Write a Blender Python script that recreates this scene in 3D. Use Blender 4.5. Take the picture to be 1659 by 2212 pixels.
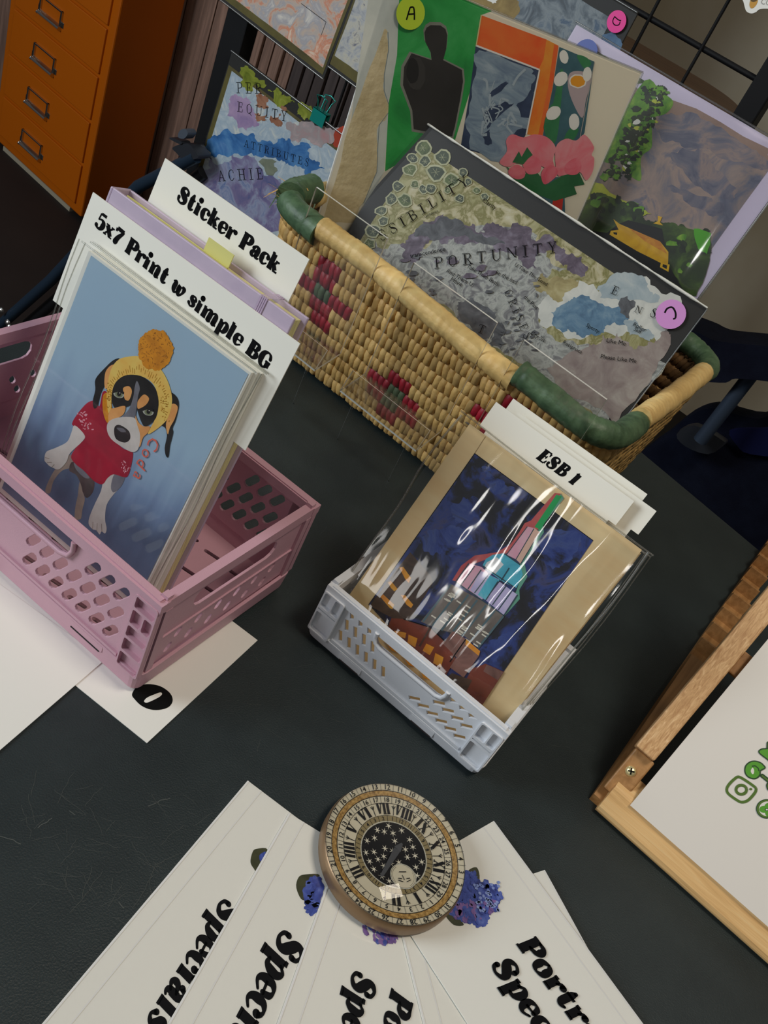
import bpy, bmesh, math, random
from mathutils import Vector, Matrix
from mathutils.geometry import tessellate_polygon
random.seed(7)
for o in list(bpy.data.objects): bpy.data.objects.remove(o)
SC = bpy.context.scene; COL = SC.collection
PI = math.pi
# ------------------------------------------------------------------ camera (table top is z = 0.75, eye half a metre above it)
TZ = 0.75
CAMR = [Vector((0.7402, 0.6141, -0.2738)), Vector((0.5627, -0.3429, 0.7522)), Vector((0.3680, -0.7109, -0.5994))]
FPX = 2000.0; CX, CY = 829.5, 1106.0
EYE = Vector((0, 0, 0.5))
cam = bpy.data.cameras.new('camera'); camo = bpy.data.objects.new('camera', cam); COL.objects.link(camo)
M3 = Matrix(((CAMR[0][0], -CAMR[0][1], -CAMR[0][2]), (CAMR[1][0], -CAMR[1][1], -CAMR[1][2]), (CAMR[2][0], -CAMR[2][1], -CAMR[2][2])))
camo.matrix_world = Matrix.Translation(EYE + Vector((0, 0, TZ))) @ M3.to_4x4()
cam.sensor_fit = 'VERTICAL'; cam.sensor_height = 36.0; cam.lens = FPX / 2212.0 * 36.0
cam.clip_start = 0.01; cam.clip_end = 60
SC.camera = camo
# ------------------------------------------------------------------ light
SC.view_settings.view_transform = 'Standard'; SC.view_settings.look = 'None'
SC.view_settings.gamma = 1.0; SC.view_settings.exposure = EXPO = 0.0
SC.view_settings.use_curve_mapping = False
W = bpy.data.worlds.new('room_light'); SC.world = W; W.use_nodes = True
W.node_tree.nodes['Background'].inputs[0].default_value = (0.95, 0.97, 1.0, 1)
W.node_tree.nodes['Background'].inputs[1].default_value = 0.075
def area(name, loc, target, sx, sy, power, col):
    l = bpy.data.lights.new(name, 'AREA'); l.shape = 'RECTANGLE'; l.size = sx; l.size_y = sy
    l.energy = power; l.color = col
    o = bpy.data.objects.new(name, l); COL.objects.link(o)
    o.location = Vector(loc) + Vector((0, 0, TZ))
    d = Vector(target) - Vector(loc); o.rotation_euler = d.to_track_quat('-Z', 'Y').to_euler()
    return o
area('window_light', (-2.1, -1.2, 1.15), (-0.2, 0.6, 0.05), 1.1, 1.1, 50, (0.86, 0.94, 1.0))
area('river_glare_light', (-0.70, -2.3, 0.40), (-0.2, 0.9, 0.1), 0.34, 0.30, 1.1, (1.0, 0.98, 0.94))  # unseen source added to put a glare on the river print's sleeve
area('tower_glare_light', (-0.11, -2.3, 0.80), (-0.05, 0.5, 0.1), 0.085, 0.60, 1.7, (1.0, 0.98, 0.94))  # narrow unseen light added for the bright streak on the tower print's sleeve
area('ceiling_lamp', (0.40, 0.45, 1.75), (-0.2, 0.8, 0.0), 0.5, 0.3, 12, (1.0, 0.89, 0.74))

# ------------------------------------------------------------------ helpers
def lin(c):
    c = c / 255.0
    return c / 12.92 if c <= 0.04045 else ((c + 0.055) / 1.055) ** 2.4
def rgb(r, g, b, k=1.5):
    return (min(lin(r) * k, 0.9), min(lin(g) * k, 0.9), min(lin(b) * k, 0.9), 1)
MATS = {}
def mat(name, col, rough=0.6, metal=0.0, coat=0.0, spec=0.5, col2=None, scale=40, detail=4, lo=0.35, hi=0.65, bump=0.0,
        bscale=None, coord='Object', stretch=(1, 1, 1), dist=0.0, cols=None, ior=None, rot=(0, 0, 0)):
    """procedural principled material: flat colour or a noise ramp between colours, with optional noise bump"""
    if name in MATS: return MATS[name]
    m = bpy.data.materials.new(name); m.use_nodes = True; nt = m.node_tree; b = nt.nodes['Principled BSDF']
    b.inputs['Base Color'].default_value = col; b.inputs['Roughness'].default_value = rough
    b.inputs['Metallic'].default_value = metal; b.inputs['Coat Weight'].default_value = coat
    b.inputs['Coat Roughness'].default_value = 0.08; b.inputs['Specular IOR Level'].default_value = spec
    m.diffuse_color = col
    if col2 or cols or bump:
        tc = nt.nodes.new('ShaderNodeTexCoord'); mp = nt.nodes.new('ShaderNodeMapping')
        mp.inputs['Scale'].default_value = stretch; mp.inputs['Rotation'].default_value = rot
        nt.links.new(tc.outputs[coord], mp.inputs[0])
    if col2 or cols:
        nz = nt.nodes.new('ShaderNodeTexNoise'); nz.inputs['Scale'].default_value = scale; nz.inputs['Detail'].default_value = detail
        nz.inputs['Distortion'].default_value = dist; nz.inputs['Roughness'].default_value = 0.6
        rp = nt.nodes.new('ShaderNodeValToRGB'); nt.links.new(mp.outputs[0], nz.inputs['Vector'])
        nt.links.new(nz.outputs['Fac'], rp.inputs[0]); nt.links.new(rp.outputs[0], b.inputs['Base Color'])
        el = rp.color_ramp.elements
        cs = cols or [(lo, col), (hi, col2)]
        el[0].position, el[0].color = cs[0]; el[1].position, el[1].color = cs[-1]
        for p, c in cs[1:-1]:
            e = el.new(p); e.color = c
    if bump:
        nb = nt.nodes.new('ShaderNodeTexNoise'); nb.inputs['Scale'].default_value = bscale or scale; nb.inputs['Detail'].default_value = 3
        bp = nt.nodes.new('ShaderNodeBump'); bp.inputs['Strength'].default_value = bump; bp.inputs['Distance'].default_value = 0.002
        nt.links.new(mp.outputs[0], nb.inputs['Vector']); nt.links.new(nb.outputs['Fac'], bp.inputs['Height'])
        nt.links.new(bp.outputs[0], b.inputs['Normal'])
    MATS[name] = m; return m
def clear(name, tint=(1, 1, 1, 1), gloss=0.06, rough=0.03, edge=0.6, bump=0.0, bscale=20, stretch=(1, 1, 1)):
    """clear plastic film / acrylic: see-through with a fresnel reflection"""
    if name in MATS: return MATS[name]
    m = bpy.data.materials.new(name); m.use_nodes = True; nt = m.node_tree; nt.nodes.clear()
    out = nt.nodes.new('ShaderNodeOutputMaterial'); mx = nt.nodes.new('ShaderNodeMixShader')
    tr = nt.nodes.new('ShaderNodeBsdfTransparent'); tr.inputs[0].default_value = tint
    gl = nt.nodes.new('ShaderNodeBsdfGlossy'); gl.inputs['Roughness'].default_value = rough
    lw = nt.nodes.new('ShaderNodeLayerWeight'); lw.inputs[0].default_value = 0.3
    mr = nt.nodes.new('ShaderNodeMapRange'); mr.inputs[3].default_value = gloss; mr.inputs[4].default_value = edge
    nt.links.new(lw.outputs['Fresnel'], mr.inputs[0]); nt.links.new(mr.outputs[0], mx.inputs[0])
    nt.links.new(tr.outputs[0], mx.inputs[1]); nt.links.new(gl.outputs[0], mx.inputs[2]); nt.links.new(mx.outputs[0], out.inputs[0])
    if bump:
        tc = nt.nodes.new('ShaderNodeTexCoord'); mp = nt.nodes.new('ShaderNodeMapping'); mp.inputs['Scale'].default_value = stretch
        nb = nt.nodes.new('ShaderNodeTexNoise'); nb.inputs['Scale'].default_value = bscale; nb.inputs['Detail'].default_value = 1
        bp = nt.nodes.new('ShaderNodeBump'); bp.inputs['Strength'].default_value = bump; bp.inputs['Distance'].default_value = 0.01
        nt.links.new(tc.outputs['Object'], mp.inputs[0]); nt.links.new(mp.outputs[0], nb.inputs['Vector'])
        nt.links.new(nb.outputs['Fac'], bp.inputs['Height']); nt.links.new(bp.outputs[0], gl.inputs['Normal'])
        nt.links.new(bp.outputs[0], lw.inputs['Normal'])
    MATS[name] = m; return m

def tag(o, label=None, cat=None, group=None, kind=None):
    if label: o['label'] = label
    if cat: o['category'] = cat
    if group: o['group'] = group
    if kind: o['kind'] = kind
    return o
def thing(name, label, cat, loc=(0, 0, 0), rz=0.0, group=None):
    o = bpy.data.objects.new(name, None); COL.objects.link(o); o.empty_display_size = 0.02
    o.location = Vector(loc) + Vector((0, 0, TZ)); o.rotation_euler = (0, 0, rz)
    return tag(o, label, cat, group)
class MB:
    """mesh collector: verts, faces with material slots"""
    def __init__(s): s.v = []; s.f = []; s.m = []; s.mats = []; s.sm = []
    def slot(s, m):
        if m not in s.mats: s.mats.append(m)
        return s.mats.index(m)
    def add(s, verts, faces, m, smooth=False):
        k = len(s.v); s.v += [Vector(p) for p in verts]; i = s.slot(m)
        for f in faces: s.f.append([a + k for a in f]); s.m.append(i); s.sm.append(smooth)
    def box(s, lo, hi, m, fr=None):
        x0, y0, z0 = lo; x1, y1, z1 = hi
        v = [(x0, y0, z0), (x1, y0, z0), (x1, y1, z0), (x0, y1, z0), (x0, y0, z1), (x1, y0, z1), (x1, y1, z1), (x0, y1, z1)]
        if fr: v = [fr(p) for p in v]
        s.add(v, [(0, 3, 2, 1), (4, 5, 6, 7), (0, 1, 5, 4), (1, 2, 6, 5), (2, 3, 7, 6), (3, 0, 4, 7)], m)
    def tube(s, pts, r, m, n=10, closed=False, cap=True):
        pts = [Vector(p) for p in pts]; N = len(pts); rings = []; up = None
        rr = r if isinstance(r, (list, tuple)) else [r] * N
        for i, p in enumerate(pts):
            a = pts[(i - 1) % N] if (closed or i > 0) else p; b = pts[(i + 1) % N] if (closed or i < N - 1) else p
            t = (b - a).normalized()
            if up is None:
                up = Vector((0, 0, 1)) if abs(t.z) < 0.9 else Vector((1, 0, 0))
            sd = t.cross(up).normalized(); up = sd.cross(t).normalized()
            rings.append([p + (sd * math.cos(2 * PI * k / n) + up * math.sin(2 * PI * k / n)) * rr[i] for k in range(n)])
        v = [q for ring in rings for q in ring]; f = []
        for i in range(N if closed else N - 1):
            j = (i + 1) % N
            for k in range(n): f.append((i * n + k, i * n + (k + 1) % n, j * n + (k + 1) % n, j * n + k))
        s.add(v, f, m, True)
        if cap and not closed:
            s.add(rings[0], [tuple(range(n))[::-1]], m); s.add(rings[-1], [tuple(range(n))], m)
    def poly(s, pts, m):
        """flat polygon (may be concave) already in 3D"""
        pts = [Vector(p) for p in pts]
        tri = tessellate_polygon([pts])
        s.add(pts, [tuple(t) for t in tri], m)
    def build(s, name, parent=None, fr=None, bevel=0.0, wn=False, uv=None):
        me = bpy.data.meshes.new(name); 
        off = Vector((0, 0, TZ))
        vs = [fr(p) for p in s.v] if fr else s.v
        o = bpy.data.objects.new(name, me)
        if parent is None:
            lo = Vector([min(v[i] for v in vs) for i in range(3)]); hi = Vector([max(v[i] for v in vs) for i in range(3)])
            base = Vector(((lo.x + hi.x) / 2, (lo.y + hi.y) / 2, lo.z)); o.location = base + off
            vs = [v - base for v in vs]
        else:
            o.parent = parent
            r = parent
            while r.parent: r = r.parent
            inv = Matrix.Rotation(-r.rotation_euler.z, 3, 'Z')
            vs = [inv @ (v + off - r.location) for v in vs] if not s_local(parent) else vs
        me.from_pydata([tuple(v) for v in vs], [], s.f)
        for m in s.mats: me.materials.append(m)
        for p, i, sm in zip(me.polygons, s.m, s.sm): p.material_index = i; p.use_smooth = sm
        bm = bmesh.new(); bm.from_mesh(me); bmesh.ops.recalc_face_normals(bm, faces=bm.faces) if wn else None
        bm.to_mesh(me); bm.free()
        me.update(); COL.objects.link(o)
        if bevel:
            b = o.modifiers.new('bevel', 'BEVEL'); b.width = bevel; b.segments = 2; b.limit_method = 'ANGLE'; b.angle_limit = 0.6
        return o
def s_local(p): return bool(p.get('_local')) if p else False

# pixel -> ray -> plane, used to lay things out on the real planes they lie on
def ray(x, y):
    d = Vector((x - CX, y - CY, FPX)); return Vector((CAMR[0].dot(d), CAMR[1].dot(d), CAMR[2].dot(d)))
def onz(x, y, z=0.0):
    d = ray(x, y); return EYE + d * ((z - EYE.z) / d.z)
def ony(x, y, Y):
    d = ray(x, y); return EYE + d * ((Y - EYE.y) / d.y)
def onx(x, y, X):
    d = ray(x, y); return EYE + d * ((X - EYE.x) / d.x)
def onplane(x, y, p0, n):
    d = ray(x, y); return EYE + d * ((Vector(p0) - EYE).dot(n) / d.dot(n))
def catmull(pts, closed=True, k=4):
    n = len(pts); out = []
    rng = range(n) if closed else range(n - 1)
    g = (lambda i: pts[i % n]) if closed else (lambda i: pts[max(0, min(n - 1, i))])
    for i in rng:
        p0, p1, p2, p3 = g(i - 1), g(i), g(i + 1), g(i + 2)
        for j in range(k):
            t = j / k
            out.append(tuple(0.5 * ((2 * b) + (-a + c) * t + (2 * a - 5 * b + 4 * c - d) * t * t + (-a + 3 * b - 3 * c + d) * t ** 3)
                             for a, b, c, d in zip(p0, p1, p2, p3)))
    if not closed: out.append(tuple(pts[-1]))
    return out
def jag(pts, amp, depth=2, seed=1):
    r = random.Random(seed); pts = [tuple(p) for p in pts]
    for d in range(depth):
        out = []
        for i, p in enumerate(pts):
            q = pts[(i + 1) % len(pts)]; L = math.hypot(q[0] - p[0], q[1] - p[1]) or 1
            a = r.uniform(-1, 1) * min(amp, L * 0.35)
            out += [p, ((p[0] + q[0]) / 2 - (q[1] - p[1]) / L * a, (p[1] + q[1]) / 2 + (q[0] - p[0]) / L * a)]
        pts = out; amp *= 0.55
    return pts
def blob(cx, cy, rx, ry=None, n=12, j=0.15, seed=0, rot=0.0):
    r = random.Random(seed + int(cx * 7 + cy * 13)); ry = ry or rx; out = []
    for i in range(n):
        a = 2 * PI * i / n; k = 1 + r.uniform(-j, j)
        x, y = rx * k * math.cos(a), ry * k * math.sin(a)
        out.append((cx + x * math.cos(rot) - y * math.sin(rot), cy + x * math.sin(rot) + y * math.cos(rot)))
    return out
def zf(ox, oy, s):
    """reads points taken from an enlarged crop of the photograph"""
    return lambda pts: [(ox + x / s, oy + y / s) for x, y in pts]

class Sheet:
    """a flat sheet standing or lying in the room: origin at its bottom centre, u along its width, v up its height, n to its face"""
    def __init__(s, pos, yaw=0.0, tilt=0.0, roll=0.0, flat=None):
        s.o = Vector(pos)
        if flat is not None:            # lying flat, 'flat' = direction of u in the table plane
            s.u = Vector((math.cos(flat), math.sin(flat), 0)); s.v = Vector((-math.sin(flat), math.cos(flat), 0))
        else:
            t, y, r = math.radians(tilt), math.radians(yaw), math.radians(roll)
            Rm = Matrix.Rotation(y, 3, 'Z') @ Matrix.Rotation(-t, 3, 'X') @ Matrix.Rotation(r, 3, 'Y')
            s.u = Rm @ Vector((1, 0, 0)); s.v = Rm @ Vector((0, 0, 1))
        s.n = s.u.cross(s.v).normalized()
    def shift(s, d):
        q = Sheet.__new__(Sheet); q.o = s.o + s.n * d; q.u, q.v, q.n = s.u, s.v, s.n; return q
    def px(s, x, y):
        p = onplane(x, y, s.o, s.n) - s.o; return (p.dot(s.u), p.dot(s.v))
    def at(s, u, v, d=0.0): return s.o + s.u * u + s.v * v + s.n * d
    def pxs(s, pts): return [s.px(*p) for p in pts]
class Art(MB):
    """pictures: flat shapes of paint stacked in hair-thin layers on a sheet (uv = metres on the sheet)"""
    def __init__(s, sheet, base=0.0003, step=0.000018): MB.__init__(s); s.S = sheet; s.d = base; s.step = step
    def uvp(s, pts, m, up=True):
        if up: s.d += s.step
        s.poly([s.S.at(u, v, s.d) for u, v in pts], m)
    def p(s, pts, m, up=True): s.uvp(s.S.pxs(pts), m, up)      # points in photo pixels
    def line(s, pts, w, m, up=True):                             # stroke, photo pixels, width in metres
        P = s.S.pxs(pts); s.uline(P, w, m, up)
    def uline(s, P, w, m, up=True):
        if up: s.d += s.step
        for a, b in zip(P[:-1], P[1:]):
            dx, dy = b[0] - a[0], b[1] - a[1]; L = math.hypot(dx, dy) or 1e-9
            nx, ny = -dy / L * w / 2, dx / L * w / 2
            s.add([s.S.at(a[0] + nx, a[1] + ny, s.d), s.S.at(b[0] + nx, b[1] + ny, s.d), s.S.at(b[0] - nx, b[1] - ny, s.d), s.S.at(a[0] - nx, a[1] - ny, s.d)],
                  [(3, 2, 1, 0)], m)
    def ring(s, c, r0, r1, m, n=32, a0=0, a1=2 * PI, up=True, sx=1.0):
        if up: s.d += s.step
        v = []; f = []
        for i in range(n + 1):
            a = a0 + (a1 - a0) * i / n
            v += [s.S.at(c[0] + r0 * math.cos(a) * sx, c[1] + r0 * math.sin(a), s.d), s.S.at(c[0] + r1 * math.cos(a) * sx, c[1] + r1 * math.sin(a), s.d)]
            if i < n: k = 2 * i; f.append((k, k + 1, k + 3, k + 2))
        s.add(v, f, m)
def slab(name, parent, sheet, u0, u1, v0, v1, th, m, face=0.0, bevel=0.0):
    """a card or board: front face on the sheet plane (shifted by face), thickness behind it"""
    b = MB(); q = [(u0, v0), (u1, v0), (u1, v1), (u0, v1)]
    vs = [sheet.at(u, v, face - th) for u, v in q] + [sheet.at(u, v, face) for u, v in q]
    b.add(vs, [(0, 3, 2, 1), (4, 5, 6, 7), (0, 1, 5, 4), (1, 2, 6, 5), (2, 3, 7, 6), (3, 0, 4, 7)], m)
    return b.build(name, parent, bevel=bevel)
def film(name, parent, sheet, u0, u1, v0, v1, d, m, wave=0.0, seed=0, n=14, curl=None):
    """clear sleeve film in front of a print, optionally rippled"""
    r = random.Random(seed); b = MB(); vs = []; f = []
    ph = [r.uniform(0, 6.28) for _ in range(6)]
    for j in range(n + 1):
        for i in range(n + 1):
            a, c = i / n, j / n; u = u0 + (u1 - u0) * a; v = v0 + (v1 - v0) * c
            w = wave * (math.sin(9 * a + 3 * c + ph[0]) + math.sin(4 * a - 7 * c + ph[1]) + 0.6 * math.sin(17 * a + 5 * c + ph[2])) * 0.4
            if curl: w += curl(a, c)
            vs.append(sheet.at(u, v, d + w + abs(wave)))
            if i < n and j < n: k = j * (n + 1) + i; f.append((k, k + 1, k + n + 2, k + n + 1))
    b.add(vs, f, m, True); return b.build(name, parent)
def lathe(b, prof, c, m, n=48, frame=None):
    v = []; f = []
    for i, (r, z) in enumerate(prof):
        for k in range(n): a = 2 * PI * k / n; v.append(Vector((c[0] + r * math.cos(a), c[1] + r * math.sin(a), c[2] + z)))
    for i in range(len(prof) - 1):
        for k in range(n): f.append((i * n + k, i * n + (k + 1) % n, (i + 1) * n + (k + 1) % n, (i + 1) * n + k))
    if frame: v = [frame(p) for p in v]
    b.add(v, f, m, True)
def plate_with_holes(outer, holes, th, bevel=0.0, res=2):
    """2D outline with holes -> solid plate mesh (verts, faces) in the local xz plane, thickness along y from 0 to th"""
    cu = bpy.data.curves.new('tmp', 'CURVE'); cu.dimensions = '2D'; cu.fill_mode = 'BOTH'
    for L in [outer] + holes:
        sp = cu.splines.new('POLY'); sp.points.add(len(L) - 1)
        for p, q in zip(sp.points, L): p.co = (q[0], q[1], 0, 1)
        sp.use_cyclic_u = True
    cu.extrude = th / 2 - bevel; cu.bevel_depth = bevel; cu.bevel_resolution = 1; cu.offset = -bevel
    o = bpy.data.objects.new('tmp', cu); COL.objects.link(o)
    dg = bpy.context.evaluated_depsgraph_get(); me = bpy.data.meshes.new_from_object(o.evaluated_get(dg))
    V = [(v.co.x, th / 2 - v.co.z, v.co.y) for v in me.vertices]; F = [tuple(p.vertices) for p in me.polygons]
    bpy.data.objects.remove(o); bpy.data.curves.remove(cu); bpy.data.meshes.remove(me)
    return V, F
def rrect(x0, y0, x1, y1, r, n=4):
    out = []
    for cx, cy, a in ((x1 - r, y0 + r, -PI / 2), (x1 - r, y1 - r, 0), (x0 + r, y1 - r, PI / 2), (x0 + r, y0 + r, PI)):
        for i in range(n + 1): t = a + PI / 2 * i / n; out.append((cx + r * math.cos(t), cy + r * math.sin(t)))
    return out
def slot(cx, cy, L, w, ang, n=4, sq=False):
    out = []; ca, sa = math.cos(ang), math.sin(ang)
    if sq: loc = [(L / 2, -w / 2), (L / 2, w / 2), (-L / 2, w / 2), (-L / 2, -w / 2)]
    else:
        loc = []
        for s, a in ((1, -PI / 2), (-1, PI / 2)):
            for i in range(n + 1): t = a + PI * i / n; loc.append((s * (L / 2 - w / 2) + w / 2 * math.cos(t), w / 2 * math.sin(t)))
    return [(cx + x * ca - y * sa, cy + x * sa + y * ca) for x, y in loc]

# ------------------------------------------------------------------ lettering: fat-faced serif drawn as brush strokes (x, y, brush width)
T, t_ = 0.19, 0.07
def _stem(x, lo, hi, top=True, foot=True, w=T):
    S = [('l', [(x, hi - .05, w), (x, lo + .05, w)])]
    if top: S.append(('l', [(x - .14, hi - .035, t_), (x, hi - .045, .09)]))
    if foot: S.append(('l', [(x - .13, lo + .035, t_), (x + .14, lo + .035, t_)]))
    return S
def _cap(x, top=True, foot=True, w=.21):
    S = [('l', [(x, .66, w), (x, .07, w)])]
    if top: S.append(('l', [(x - .16, .70, t_), (x + .15, .70, t_)]))
    if foot: S.append(('l', [(x - .16, .035, t_), (x + .16, .035, t_)]))
    return S
_o = ('c', [(.27, .50, .07), (.12, .40, .15), (.11, .26, .19), (.14, .1, .14), (.27, .03, .07), (.42, .12, .15), (.43, .27, .19), (.4, .42, .14), (.27, .50, .07)])
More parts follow.
